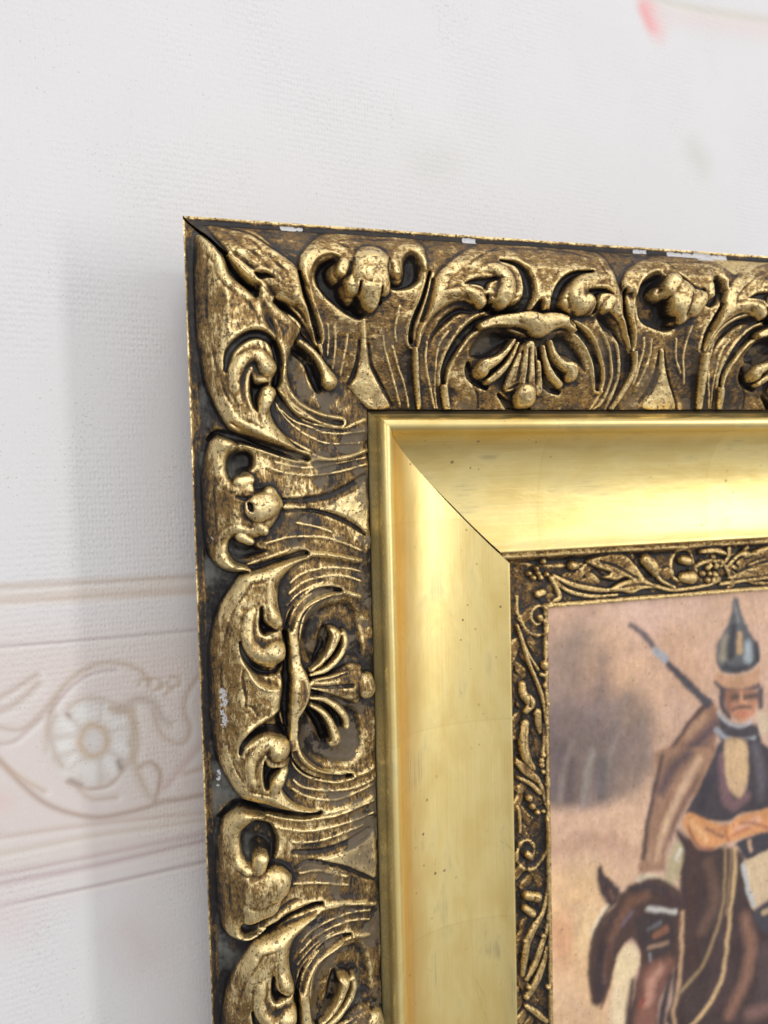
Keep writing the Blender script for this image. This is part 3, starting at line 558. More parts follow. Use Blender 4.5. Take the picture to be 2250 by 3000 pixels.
('T','palmette',[1.9, 0.8],'56,275.1,3.45 56.7,277.7,3.54'),
('G','-',[3.5],'34,281.2,0.57 36.7,284,1.23 38.9,287.9,1.48 40.2,291.6,1.41'),
('T','palmette',[0.2, 1.2],'35.3,276.4,0.65 40.2,278,1.07 44.8,281.8,1.34 47.9,286,1.44 48.3,289.1,1.27'),
('T','palmette',[0.2, 1.3],'35,278.8,0.73 38.7,281.6,1.07 41.4,285.2,1.41 43.2,289.5,1.75 43.8,292.6,2.09 41.8,293.3,1'),
('G','-',[1.6],'35.5,277.7,0.24 40.1,280.1,0.41 43.3,283.6,0.5 45.1,288.3,0.5 45.5,290.5,0.34'),
('R','rib',[0.55],'29.7,238.2,0.32 33.3,235.8,0.4 38.8,234.6,0.41 44.9,234.5,0.42 51.2,235.4,0.42 56.1,237,0.39'),
('R','rib',[0.55],'29.1,241.7,0.32 33.2,239,0.4 37.8,237.6,0.41 44.8,237.2,0.42 51.1,238.3,0.42 55.8,240.2,0.39'),
('R','rib',[0.5],'28.2,245.6,0.32 31.7,242.5,0.36 36.3,240.3,0.36 41.4,239.1,0.37'),
('R','rib',[0.55],'28.8,303.7,0.32 31.8,306.6,0.41 37.8,309.4,0.41 44.9,311.3,0.42 52.3,312.3,0.43 58.8,311.4,0.39'),
('R','rib',[0.55],'28.3,306.4,0.32 32.2,309.6,0.41 38.1,312.7,0.41 44.8,314.3,0.42 52.2,314.1,0.43 59,313.3,0.39'),
('R','rib',[1.1],'39.1,317.9,1 44.7,318.1,1.26 50.6,318.4,1.2 58.9,317.7,0.96'),
('M','-',[],''),
('L','shell_leaf',[0.0, 3.8],'199.1,15.6 204.9,10.3 214,4.4 221.1,1.5 229.7,0.2 237,-0.5 244.4,-0.5 254.4,0.8 264.3,4 266.8,11 269.1,17.5 270.3,23.6 272.4,28.6 275.3,34.3 277.2,39.3 275.7,38.9 272.6,32.3 269,28.3 263.5,25.5 260.1,26.5 258.3,27.4 249,28.5 245.3,27 240,26.8 233.8,27 224.9,27.3 216.5,27.2 212.8,26.5 209,24.3 205.4,24.4 201.1,26.5 197,30.2 194.2,35.2 193,39.8 192.8,34.4 194.4,30.2 195.7,24.8 197.4,19.9'),
('G','-',[2.2],'197.7,17.4,0.41 196.8,21.7,0.66 195.8,26.3,0.74 194.5,31,0.74'),
('R','shell_leaf',[1.3],'210.8,25,0.5 209,24.2,0.58 205.4,24.4,0.58 201.1,26.5,0.58 197,30.2,0.58 194.9,34,0.58 193.2,39,0.54'),
('H','-',[3.0, 2.5],'210.5,25.8 206.4,25.6 202.1,28.1 199,31.6 196.9,35.5 197.6,40.1 199.7,36.2 203.6,32.2 208,29 213.4,28.1'),
('H','-',[2.6, 1.6],'206.8,19.4 211.1,16.7 215.7,15.8 222.6,15.9 220.1,17.6 217.4,19 216,21.7 214.3,20.4 211.7,19.7'),
('R','-',[0.8],'206.7,19.6,0.33 210.8,19.5,0.42 213.9,20.2,0.42'),
('G','-',[4.5],'222.4,10,0.43 227.7,10.9,1.2 231.2,14.4,2.05 232.3,19.2,2.39 231.5,23.4,2.56 228.5,26,2.13 223.9,26.9,1.78 218.3,26.3,1.52'),
('H','-',[3.5, 1.5],'216,21.7 218,24 220.1,26.2 217.5,27.5 214.3,27.6'),
('T','leaf_scroll',[-1.5, 1.2],'212.2,14.6,1 217.3,13.1,2.1 221.4,14.2,2.79 223.6,17.4,3.38 222.7,21.8,3.63 221.7,23.8,3.21'),
('T','knob',[-1.2, 1.1],'208.9,20.9,1.41 212,22.6,2.34 214.2,24.7,2.1'),
('G','-',[0.9],'218.4,16.8,0.42 221.1,16.6,0.51'),
('H','-',[4.0, 1.5],'237.7,22.4 235.2,23.3 233.8,27 238.5,26.8'),
('R','shell_leaf',[1.0],'234.7,20.8,0.68 233.5,25,0.6 232.4,27,0.51'),
('G','-',[4.5],'257.9,12.1,0.35 251.6,13.2,1.05 246.6,16.3,1.82 243.3,21.3,2.16 243.1,25,2.16 246.9,28,1.57'),
('T','leaf_scroll',[-1.5, 1.2],'263.4,14.3,1.59 258.8,14.8,2.37 253.6,16.8,3.32 250.1,21,3.47 251.8,24.3,3.66 254.2,23.4,3.49'),
('H','-',[3.6, 1.5],'254.3,19.3 258.5,17.7 263,17.7 265.9,20.3 261.1,20.5 259.6,23.2 260.6,26.5 257.8,27.6 257.8,22.4'),
('R','-',[0.9],'265.3,19.5,0.44 263,17.7,0.53 258.5,17.6,0.53 254.9,18.8,0.44'),
('T','knob',[-1.2, 1.1],'264.5,22.2,2.12 262.8,24.5,2.29'),
('R','shell_leaf',[1.2],'258.7,27.2,0.53 263.5,25.6,0.62 267.8,26.7,0.62 271.4,29.9,0.63 274,34.3,0.63 276.9,39.3,0.59'),
('H','-',[3.0, 2.4],'260.8,27.3 264.7,26.7 269.2,29.1 272.8,34.4 274,38.5 268.6,34.5 263.6,31.3'),
('H','-',[2.6, 2.6],'215.8,34.2 221,32.5 226.9,33.5 234.1,36.1 231.8,38.4 228.8,37.8 224.4,39.9 219.3,42.8 213.7,42.9 212.2,39.8'),
('H','-',[2.6, 2.6],'242,36.3 246.7,33.8 251.3,34.1 256.4,38 259.8,43 260.4,47.2 254.3,43.5 248.2,41.5 244.5,38.7'),
('G','-',[2.8],'204.3,51.4,0.78 204.2,47.1,1.46 206.4,40.7,1.62 209.6,35.5,1.61 213.9,31.6,1.52 220.4,29.4,1.27'),
('R','shell_spine',[1.5],'202.6,51.6,0.56 202.4,45.9,0.6 204.3,39.5,0.59 207.5,34,0.59 211.3,30.1,0.59 216.5,27.6,0.59 222,27,0.51'),
('T','shell_spine',[-0.6, 0.8],'215.4,32.3,1.27 220.6,30.6,1.78 228,30,2.35 233.2,30.2,3.23 237.4,31.7,3.99 241.9,30.2,3.13 246.7,30,2.18 251.6,31.7,1.58'),
('R','shell_spine',[1.5],'205.5,52.4,0.57 205.8,45.9,0.65 208.3,41.4,0.68 211.6,36.6,0.68 215.2,33.8,0.72 220,32.2,0.77 225.7,32.6,0.77 231.8,34.2,0.78 237,36,0.79 240.7,35.4,0.79 244.2,33.5,0.79 249,32.9,0.75 253.9,34.4,0.71 258.5,38.4,0.72 261.8,42.9,0.73 263.7,48.5,0.69 266,53.5,0.65 267.9,53.7,0.6'),
('G','-',[2.8],'249.2,29.7,1.14 255.4,32.8,1.59 260.6,37.5,1.71 264.4,43.7,1.73 266.1,48.9,1.56 266.4,52.4,1.02'),
('R','shell_spine',[1.4],'250.5,28.9,0.53 254.1,30,0.57 259.2,32.7,0.62 263.5,37.9,0.63 266.5,43.7,0.64 268.3,49.3,0.65 267.9,53.7,0.6'),
('T','drop_stem',[0.6, 0.8],'204.3,52.6,1.22 205.2,56.1,1.4 206.4,59.9,1.24'),
('R','rib',[0.8],'268,54.1,0.65 266.8,57.2,0.65 265,60.1,0.66'),
('T','palmette',[0.6, 1.2],'227.8,36.9,0.78 225.3,40.7,1.13 221.9,43.6,1.74 217.9,45.5,2.53 217.3,47.1,2.62'),
('T','palmette',[0.4, 1.1],'229.7,37.6,0.61 228.2,41.9,0.96 226.1,45.6,1.23 223.3,48.5,1.5 220.5,50.5,1.23'),
('G','-',[1.6],'228.5,38.8,0.26 226.5,42.7,0.52 223.3,46,0.61 221.2,47.5,0.53'),
('G','-',[3.0],'213.1,44.5,0.87 213.9,47.8,1.31 217,50.6,1.23 221.1,52.3,0.88'),
('L','palmette',[3.2, 2.4],'231.6,37.8 237.4,37.6 239.7,45.4 241.8,51.7 242.5,55.5 239.8,54.7 240.3,57.7 236.4,59.4 232.7,58.6 230.9,56 230.9,53.9 227.7,53.9 227,50.5 229.3,44.7'),
('G','-',[2.0],'234,39.3,0.35 234.7,45.4,0.62 235.1,52.2,0.72'),
('G','-',[1.2],'236.5,38.9,0.35 237.7,45.4,0.44 239.5,51.3,0.4'),
('G','-',[1.2],'232.2,40.2,0.31 231.4,45.5,0.4 230.4,50.5,0.36'),
('T','palmette',[0.8, 0.5],'231.1,41.8,1.05 229.9,47.6,1.86 229.2,51.8,2.14'),
('T','palmette',[0.8, 0.5],'238.9,44.1,1.07 240.5,50,1.53 241.2,53.4,1.54'),
('T','palmette',[1.2, 0.4],'234.2,38.5,1.75 234.8,45.4,2.75 235,51.3,4.03'),
('G','-',[1.4],'234,39.3,0.35 234.7,45.4,0.58 235,51.7,0.67'),
('G','-',[1.0],'236.6,39.7,0.31 237.6,45.4,0.4 238.9,50.9,0.4'),
('G','-',[1.0],'232.4,40.2,0.31 231.6,45.5,0.4 231.6,50.1,0.4'),
('T','palmette',[2.0, 0.85],'235.4,55.4,4.15 235.7,56.4,4.07'),
('G','-',[3.0],'226.4,54.8,0.63 230,57.7,1.17 232.5,60.3,1.09 239.5,60.3,0.91'),
('G','-',[1.6],'227.6,53.5,0.45 230.8,52.2,0.54 232.1,51.3,0.36'),
('T','palmette',[0.6, 1.2],'242.1,36.9,0.79 244.7,41.4,1.24 248.8,44.6,1.62 252.4,46,2.44 252.9,48.2,2.45'),
('T','palmette',[0.4, 1.1],'239.8,38.4,0.62 241.7,43.3,1.07 245.3,48.2,1.35 249.6,51.4,1.18'),
('G','-',[1.6],'241.6,38.8,0.26 243.7,43.2,0.53 247.5,46.5,0.63 250.3,47.8,0.54'),
('G','-',[2.4],'240.6,43.7,0.44 242.5,49.1,0.99 246.3,52.5,1.09 250.7,53.8,0.82'),
('R','rib',[0.6],'200.3,31.6,0.37 198.5,34.3,0.42 197.5,36.2,0.38'),
('R','rib',[0.6],'204.1,34.1,0.38 201.7,37.3,0.42 200.8,41.6,0.38 200.8,45.9,0.34'),
('R','rib',[0.5],'196.8,37.8,0.38 196.9,44,0.42 199.4,52,0.43 202,59.5,0.44'),
('R','rib',[0.4],'200.8,45.9,0.34 201.2,52,0.39 202.9,59.5,0.4'),
('R','rib',[0.6],'264.6,32.9,0.45 267.2,36.6,0.54 270.2,42.8,0.55 271.4,49.2,0.56 269.9,56.7,0.56 266.6,59.9,0.47'),
('R','rib',[0.6],'269.2,32.8,0.45 272.2,38.5,0.55 274.2,44.9,0.55 274.2,51.4,0.56 271.9,59.9,0.47'),
('G','-',[0.8],'216.2,51.9,0.44 218.3,55.2,0.53 218.7,59.4,0.45'),
]
LINER = [
('R','stem',[0.8],'122.5,118.7,0.78 128.9,119.7,0.91 138.4,120.9,0.92 147.2,121.4,0.93 155.5,121.2,0.67'),
('T','grape',[0.2, 1.0],'131.7,125.1,1.17 131.8,125.2,1.17'),
('T','grape',[0.2, 1.0],'135,125.3,1.18 135.1,125.4,1.18'),
('T','grape',[0.2, 1.0],'130,123.3,1.04 130,123.4,1.04'),
('T','grape',[0.2, 1.0],'133.1,121.4,1.04 133.2,121.4,1.04'),
('T','grape',[0.2, 1.0],'136.2,118.8,1.18 136.3,118.9,1.18'),
('T','grape',[0.2, 1.0],'137.6,124.1,1.05 137.7,124.2,1.05'),
('T','grape',[0.2, 1.0],'133.9,123.4,1.05 134,123.5,1.05'),
('T','grape',[0.2, 1.0],'149.1,121.2,1.99 150.6,121.3,1.73'),
('T','leaf_frond',[0.0, 0.8],'139.4,125.6,0.79 141.9,129.7,1.05 143.3,133.8,1.19 141.1,135,0.92'),
('T','leaf_frond',[0.0, 0.7],'139.8,125.6,0.79 147.1,131.4,0.93 158.4,134.5,0.94 169.9,134.6,0.68'),
('T','leaf_frond',[0.0, 0.7],'141.2,125,0.92 148.6,128.8,1.19 158.4,131.5,1.21 169.1,132.9,0.81'),
('T','leaf_frond',[0.0, 0.7],'136,131.3,1.44 133.8,131.8,1.7'),
('L','vine_leaf',[1.2, 1.0],'155.5,119.9 161.6,117.9 172.4,117.8 177.9,121.8 183.3,128.3 186.5,131.3 180.1,130.2 173.9,127.7 169.2,128.8 163,127.1 166.1,125.2 160,122.8'),
('G','-',[0.8],'161.6,120.2,0.54 169.3,122.7,0.68 177,127.2,0.68 184.9,131.2,0.55'),
('L','vine_leaf',[1.2, 1.0],'166.1,132 172.3,129 180.2,128.1 186.5,130.6 189.7,132.9 181.7,133.4 176.9,134.8 172.2,133.8'),
('G','-',[0.6],'172.3,131.4,0.47 180.1,130.9,0.55 186.5,132.3,0.41'),
('T','stem',[0.0, 0.9],'177,127.9,0.68 188.1,132.1,0.96 196.2,134.4,1.04 206,134.3,0.98 216.9,133.3,0.71'),
('T','flower_bud',[0.2, 0.9],'183.4,120.8,2.6 186.6,123.7,2.88 188.1,126.6,1.79'),
('T','stem',[0.0, 0.9],'188.1,126.6,1.1 191.3,130.2,0.97 197.8,133.4,0.83'),
('R','scroll',[1.3],'209.4,130,0.98 208.2,124.3,0.98 206.5,119.6,0.98 202.4,117.5,0.97 198.7,119.2,0.97 196.9,123.6,0.97 197.4,128.5,0.97 201.1,132.2,1.11'),
('T','scroll',[0.0, 0.9],'202,121.8,2.08 204.5,122.6,2.09'),
('T','scroll',[0.0, 0.9],'201.9,129.5,2.37 206.1,129.7,2.93'),
('T','grape',[0.2, 1.0],'214.4,126,1.27 214.5,126.1,1.27'),
('T','grape',[0.2, 1.0],'218.2,129.1,1.41 218.3,129.2,1.41'),
('T','grape',[0.2, 1.0],'214.4,131.3,1.27 214.5,131.4,1.27'),
('T','grape',[0.2, 1.0],'211.7,128.3,1.26 211.8,128.4,1.26'),
('T','grape',[0.2, 1.0],'218.6,125.9,1.06 218.7,126,1.06'),
('T','grape',[0.2, 1.0],'215.4,128.6,1.06 215.5,128.6,1.06'),
('T','leaf_frond',[0.2, 1.0],'211.1,118.8,1.05 217,118.4,1.41 222.9,120.1,0.99'),
('T','leaf_frond',[0.1, 0.8],'208.6,125,0.84 214.4,123.2,0.98 222.1,123.6,0.85'),
('T','stem',[0.0, 0.9],'221.2,125.7,0.85 224.6,122.4,0.99 225.5,118.1,0.99'),
('T','stem',[0.0, 0.9],'224.6,125.9,0.85 229.8,121.9,1 235,118.3,1'),
('L','vine_leaf',[1.0, 1.0],'228.9,124 236.7,120.1 249,118.6 262.6,120.8 258,125.7 262.6,131.8 249.1,131 236.7,131.7 224.6,131.6 229.8,127.6'),
('G','-',[0.7],'227.2,129.6,0.57 236.7,126.6,0.72 249,124.4,0.72 258,124.2,0.58'),
('T','stem',[0.0, 0.9],'221.2,133.5,0.99 231.5,132.8,1 245.4,132.2,1.01 258,131.5,1.02'),
('R','scroll',[1.2],'125.1,132.5,0.78 125.2,139.1,0.85 127.8,144.9,0.85 132.1,148.2,0.85 136.5,147.6,0.86 138.4,143.4,0.86 137.7,138.7,0.85 134.5,136.6,0.85 131.5,138.2,0.78 131.1,141.5,0.78 133.3,144,0.79 135.8,142.9,0.79'),
('T','scroll',[0.0, 1.0],'134.4,141.1,1.31 134.7,141.8,1.31'),
('T','stem',[0.0, 0.9],'124.6,143.6,0.65 126.6,150.4,0.85 129.4,159.2,0.92 132.9,167.5,0.92 135.3,175.1,0.92 136.6,187.3,0.66'),
('T','stem',[0.0, 0.9],'124.9,144.3,0.52 129.1,155.2,0.65 133.3,162.2,0.79'),
('T','grape',[0.3, 1.0],'136.1,160.2,1.85 136.2,160.8,1.85'),
('T','flower_bud',[0.0, 0.9],'134.8,164.4,1.05 137.7,165.3,0.79'),
('T','flower_bud',[0.1, 0.9],'126,167.5,1.7 126.6,171.5,1.96 129.5,175.1,2.36 127.6,178.3,1.44'),
('G','-',[1.0],'128.1,169,0.39 129.1,173.1,0.66 128.7,176.4,0.52'),
('T','leaf_frond',[0.0, 0.9],'132.7,179.5,1.71 133,184.2,1.58 133.7,187.7,0.92'),
('T','leaf_frond',[0.0, 0.8],'127.2,183.5,1.84 126.3,190.8,2.23 127.6,197.6,1.97 130.5,202,1.32'),
('T','leaf_frond',[0.0, 0.8],'123.3,199,0.92 127.5,203.6,1.32 132.6,207.7,1.19'),
('T','grape',[0.2, 1.0],'136.2,168.5,1.19 136.3,169.2,1.19'),
('T','grape',[0.2, 1.0],'137.5,176.7,1.06 137.6,176.8,1.06'),
('T','grape',[0.2, 1.0],'135,197.2,1.19 135.1,197.3,1.19'),
('T','grape',[0.2, 1.0],'134.2,201.2,1.19 134.3,201.2,1.19'),
('T','leaf_frond',[0.0, 0.8],'135.2,185.1,0.93 135.8,191.9,1.06 135,195.9,0.93'),
('T','leaf_frond',[0.0, 0.9],'123.3,197.8,0.79 127.6,201.7,1.05 131.9,206.4,1.19 134.7,212.2,0.93 135.8,218.4,0.53'),
('T','leaf_frond',[0.0, 0.9],'123.9,205.2,0.79 128.9,208,1.06 133.3,212.6,1.06'),
('T','grape',[0.2, 1.0],'128.5,214,1.45 128.5,214,1.45'),
('T','grape',[0.2, 1.0],'129.9,217.5,1.32 129.9,217.6,1.32'),
('T','grape',[0.2, 1.0],'132,220.2,1.19 132.1,220.3,1.19'),
('T','grape',[0.2, 1.0],'134.2,199.3,1.19 134.3,199.3,1.19'),
('T','grape',[0.2, 1.0],'134.9,204.1,1.06 134.9,204.2,1.06'),
('T','grape',[0.2, 1.0],'134.6,220.3,0.93 134.7,220.4,0.93'),
('T','stem',[0.0, 0.9],'123.7,217.3,0.66 124.3,222.8,0.79 124.2,227.5,0.66'),
('R','scroll',[1.3],'136,223.9,0.67 136.5,233.5,0.8 134.3,240,0.93 130.6,243.4,0.93 126.9,243.5,0.93 123.6,240.2,0.92 123,235,0.86 125.6,231.4,0.86 128.9,231.9,0.86 130.7,235.3,0.8 129.5,239.2,0.8'),
('T','scroll',[0.0, 1.0],'127.4,236.8,1.46 128.1,237.5,1.59'),
('T','flower_bud',[0.2, 1.0],'126.7,253.6,1.99 131.1,255.1,2.26'),
('T','flower_bud',[0.2, 1.0],'125.9,258.9,1.72 128.8,261.5,1.86'),
('G','-',[1.0],'129.6,254.2,0.4 129.2,258.9,0.53'),
('T','leaf_frond',[0.0, 0.9],'136,253.3,0.53 134,261.8,1.07 129.4,267.8,1.73 126.4,274,1.73 125.1,281.3,1.46 124.3,286.6,0.93'),
('T','leaf_frond',[0.0, 0.9],'136.3,256.8,0.54 135.7,269,0.8 133,275.4,1.34 129.9,283,1.47 126.1,288.4,1.2'),
('T','leaf_frond',[0.0, 0.8],'135.2,277.2,0.67 133.6,283.8,1.48 129.8,291.3,1.74 126,296,1.47'),
('T','grape',[0.2, 1.0],'125.7,272.5,1.06 125.7,272.6,1.06'),
('T','grape',[0.2, 1.0],'133.8,272.1,1.07 133.9,272.2,1.07'),
('T','grape',[0.2, 1.0],'125.2,278.6,1.06 125.3,278.7,1.06'),
('T','grape',[0.2, 1.0],'126.8,292,1.2 126.9,292.1,1.2'),
('T','grape',[0.2, 1.0],'126,296,1.2 126.1,296.1,1.2'),
('T','grape',[0.2, 1.0],'135.7,294,1.21 135.8,294.1,1.21'),
('T','leaf_frond',[0.0, 0.8],'125.9,300.1,1.07 130.3,303.9,1.48 134.7,308.4,1.08'),
]
PAINTING_OPS = [
('p',(214,176,150),8,'129.6,125.1 268.7,133.8 268.8,178.8 129.0,164.8'),
('s',(208,170,144),14,'144.1,142.1,9.97 163.0,142.2,10.82'),
('s',(216,182,164),14,'174.8,139.0,8.20 198.9,146.3,9.78'),
('s',(214,174,142),12,'166.7,161.7,8.17 178.3,183.7,10.35 182.1,205.3,9.73'),
('s',(210,168,138),12,'198.8,157.6,7.00 207.0,172.6,6.36'),
('s',(212,168,138),8,'155.8,167.5,4.72 158.8,171.2,4.74'),
('s',(150,132,122),9,'143.8,159.6,4.00 151.4,153.5,3.35'),
('s',(160,136,122),12,'153.0,149.6,2.01 149.0,166.8,6.03 144.9,186.8,8.04 140.1,210.6,8.04'),
('s',(128,110,104),7,'163.6,161.4,0.68 161.8,178.4,2.72 155.5,191.5,5.42 149.1,211.9,7.43'),
('s',(142,122,112),9,'176.8,178.7,1.38 169.5,193.2,4.80 166.1,214.3,8.23'),
('s',(168,142,124),7,'180.6,191.0,4.15 178.0,216.0,5.55'),
('s',(104,92,94),4,'144.2,186.7,2.01 140.8,210.7,3.35'),
('s',(165,146,136),2.2,'161.8,180.5,0.82 150.9,193.0,0.81 143.1,209.7,0.81'),
('s',(158,148,140),2.2,'168.7,188.2,0.96 160.0,201.0,1.09 156.0,212.9,1.09'),
('s',(156,135,125),3,'174.4,178.4,0.82 161.7,187.4,0.95 155.4,201.8,0.81'),
('p',(126,109,104),14,'128.8,174.9 155.7,175.1 174.3,186.9 182.2,197.6 178.9,208.5 169.2,217.0 158.2,221.7 145.9,222.5 128.0,221.9'),
('s',(140,120,110),6,'180.7,187.6,4.15 180.5,205.2,5.55'),
('s',(100,88,90),5,'143.3,196.9,2.01 140.8,210.2,1.74 141.4,218.5,1.34'),
('s',(152,143,135),2,'158.5,198.8,0.95 155.7,208.1,1.22 154.0,219.7,0.95'),
('s',(148,134,124),2,'171.1,192.1,0.69 165.4,205.3,0.96 162.2,216.0,0.82'),
('s',(142,128,120),2,'148.6,193.5,0.67 144.6,206.6,0.94 143.0,217.4,0.81'),
('s',(105,98,96),3,'163.1,205.0,2.05 162.1,218.8,1.37'),
('s',(100,88,88),3,'148.5,201.7,1.21 146.7,217.9,1.48'),
('p',(218,180,150),4,'128.0,222.1 155.1,224.1 173.9,221.9 188.5,216.9 186.8,231.0 183.3,251.9 177.6,259.5 157.8,254.5 127.5,250.4'),
('s',(200,160,134),4,'142.7,238.0,1.62 159.6,236.6,2.74 178.5,245.4,2.09'),
('s',(224,192,150),7,'154.7,251.2,4.78 154.6,261.0,5.47'),
('p',(230,190,146),8,'127.6,249.1 159.4,252.0 165.6,263.0 164.9,323.7 126.5,314.4'),
('s',(216,160,122),8,'142.2,272.6,4.07 144.3,280.0,4.08'),
('s',(224,186,150),8,'143.3,300.8,5.45 149.3,310.7,5.49'),
('s',(228,196,150),5,'154.5,268.0,2.74 152.8,281.7,2.74'),
('s',(240,224,196),1.5,'165.5,265.8,0.55 160.7,270.6,0.62 157.5,277.0,0.55'),
('p',(152,114,92),1.3,'214.6,184.2 219.7,187.6 220.5,195.7 218.8,208.6 215.3,224.2 189.3,220.5 191.0,212.2 195.2,203.4 203.6,193.7'),
('s',(96,76,78),2.6,'219.7,194.9,2.15 207.7,203.6,2.98 196.0,212.8,2.96 190.2,217.7,2.52'),
('s',(128,98,86),2,'215.3,202.4,1.43 205.1,212.6,1.70'),
('s',(180,142,114),2,'213.7,190.6,1.28 205.2,198.2,1.42'),
('s',(172,132,104),1.6,'215.3,209.6,1.14 211.0,219.3,1.43'),
('s',(78,62,62),1.1,'214.6,185.3,1.14 204.4,194.5,0.71 196.8,202.9,0.70 193.5,209.6,0.70'),
('s',(110,96,100),.8,'177.1,148.1,0.82 182.6,152.0,1.24 187.4,157.3,1.39'),
('s',(165,168,178),.7,'189.0,159.6,1.53 193.8,164.2,1.60'),
('s',(76,72,80),.8,'195.5,166.5,1.40 205.3,176.0,1.69 215.4,185.4,2.00'),
('p',(92,93,97),.8,'228.9,139.6 230.9,140.5 233.6,149.0 238.0,156.7 242.6,163.7 242.0,170.2 236.2,173.3 227.5,173.6 221.5,171.2 219.3,165.2 220.2,158.8 225.0,152.7 227.4,146.4'),
('s',(150,140,124),1.4,'224.1,156.9,1.29 222.8,165.5,2.00'),
('s',(58,58,64),1.2,'228.4,153.0,1.43 227.5,165.2,1.58'),
('s',(60,60,66),1.2,'224.0,170.3,1.15 232.7,171.9,1.16 238.9,169.6,1.02'),
('s',(188,156,116),1,'231.7,156.5,1.15 231.9,164.2,1.44'),
('s',(168,178,184),1.4,'236.3,160.9,1.45 236.3,167.5,2.32'),
('s',(135,135,138),.8,'229.3,142.9,0.50 231.0,150.3,0.65'),
('s',(55,55,60),.8,'240.7,161.3,0.87 241.6,168.7,0.87'),
('p',(200,154,122),.8,'219.7,172.8 227.5,174.7 238.0,174.6 242.0,172.4 242.9,176.9 241.1,180.4 232.7,181.4 224.0,179.8 219.3,176.7'),
('s',(82,72,76),.8,'218.9,176.7,0.57 224.0,180.5,1.00 232.7,182.1,1.01 241.6,180.1,0.87'),
('p',(194,138,108),.9,'224.0,181.6 241.1,182.3 241.1,189.3 238.9,193.5 232.7,195.3 226.6,191.3 224.0,185.2'),
('s',(96,78,74),1.6,'224.0,183.0,1.58 232.7,184.5,1.59 240.7,184.1,1.46'),
('s',(96,72,68),.7,'227.5,184.0,0.50 229.4,184.3,0.50'),
('s',(150,104,84),1.6,'225.7,182.5,1.73 226.2,188.4,1.58'),
('s',(104,78,70),.7,'236.2,184.6,0.44 238.2,184.8,0.44'),
('s',(216,158,122),.7,'232.7,182.5,0.58 233.3,187.3,0.80 235.3,187.2,0.87'),
('s',(108,82,74),.7,'228.5,189.4,0.50 232.7,188.7,0.80 237.8,189.4,0.51'),
('s',(196,124,98),.8,'231.4,191.7,0.87 235.3,192.0,0.87'),
('s',(76,68,74),1,'222.3,180.7,1.15 222.7,187.3,1.29 226.6,192.8,0.86'),
('s',(90,78,80),1.2,'242.9,182.1,1.46 243.3,189.5,1.17'),
('p',(70,66,73),1,'221.4,190.7 228.3,195.9 238.9,197.2 241.5,198.2 242.4,207.3 223.9,204.9 220.9,197.2'),
('s',(184,182,186),.8,'220.7,190.1,0.50 225.7,195.0,0.58 232.7,197.5,0.58 238.0,196.0,0.51'),
('s',(158,160,168),1,'219.7,197.8,1.08 225.7,202.8,1.01 232.7,204.4,1.31 239.3,203.5,1.02'),
('s',(210,190,160),2,'244.2,194.8,2.19 245.1,200.1,2.20'),
('p',(68,62,68),1,'223.1,202.7 241.5,205.0 252.4,215.4 252.4,237.3 246.8,237.3 232.6,236.9 225.6,239.1 215.2,237.2 203.7,233.6 205.0,229.8 211.0,221.6 217.0,210.7'),
('s',(124,94,98),1.6,'222.6,210.0,1.73 223.9,224.9,2.46 228.2,232.1,2.47 235.3,229.5,2.19'),
('p',(208,174,134),1.2,'224.4,202.9 234.4,204.1 236.2,213.2 235.3,225.7 230.9,229.2 225.2,222.1 223.9,211.6'),
('s',(96,92,100),2,'240.6,207.9,1.75 243.3,220.9,2.20 243.3,230.6,1.76'),
('s',(56,52,60),1.6,'215.3,219.2,2.15 211.8,229.7,2.43'),
('p',(156,120,96),1.3,'190.3,202.9 217.0,206.3 214.4,213.3 207.6,225.4 200.8,233.1 197.0,239.8 193.2,247.8 192.3,255.3 180.5,253.9 181.8,244.5 184.7,230.6 188.9,217.0'),
('s',(98,78,78),2.6,'205.2,206.3,2.13 196.8,211.6,2.68 191.8,220.2,1.97'),
('s',(128,96,84),2.2,'210.2,217.1,1.14 200.0,230.1,1.56 194.9,240.9,1.27'),
('s',(204,168,138),1.8,'210.2,209.8,1.42 202.6,220.4,1.98 194.2,233.5,2.11 187.4,248.3,2.39'),
('s',(88,68,64),1.1,'191.9,206.0,0.84 186.0,226.6,0.98 182.1,248.1,0.98'),
('s',(150,112,90),1.6,'196.7,222.4,0.99 189.2,237.1,0.98 186.6,249.6,0.98'),
('p',(66,51,50),1.3,'199.1,238.6 210.0,248.4 223.8,250.7 232.6,255.9 238.8,280.4 259.9,297.5 260.0,342.7 197.7,327.9 196.1,312.7 197.1,290.8 199.7,276.6 200.6,262.2 200.3,247.5'),
('s',(70,50,48),2,'204.9,245.4,2.14 208.3,256.2,3.58 206.5,277.9,3.59 206.3,300.1,3.60'),
('s',(104,78,66),2,'215.1,255.9,2.16 218.5,272.8,2.61 211.6,286.3,2.16'),
('s',(74,56,56),2.5,'223.7,288.7,4.37 221.9,318.5,6.58'),
('s',(140,102,84),2.5,'234.3,284.8,2.20 237.9,299.2,2.95 234.3,313.6,2.66 226.2,327.0,2.20'),
('s',(82,66,66),2,'245.1,300.6,2.23 247.0,324.1,5.23'),
('s',(130,98,88),3,'237.9,329.7,2.97 250.7,329.6,2.25'),
('s',(74,60,60),2,'232.6,255.9,1.46 237.9,276.4,1.03'),
('p',(215,152,100),.9,'203.8,232.5 210.9,234.7 223.8,240.7 232.6,237.6 246.8,237.0 254.2,236.8 254.2,246.6 237.9,247.8 225.6,248.8 217.7,249.9 210.0,247.7 202.5,238.4'),
('s',(140,98,82),.8,'214.3,240.7,0.57 223.0,245.8,0.65'),
('s',(176,112,76),.9,'223.8,240.7,0.43 225.6,247.7,0.58'),
('s',(226,170,138),1,'230.0,243.5,1.16 241.5,240.9,1.76'),
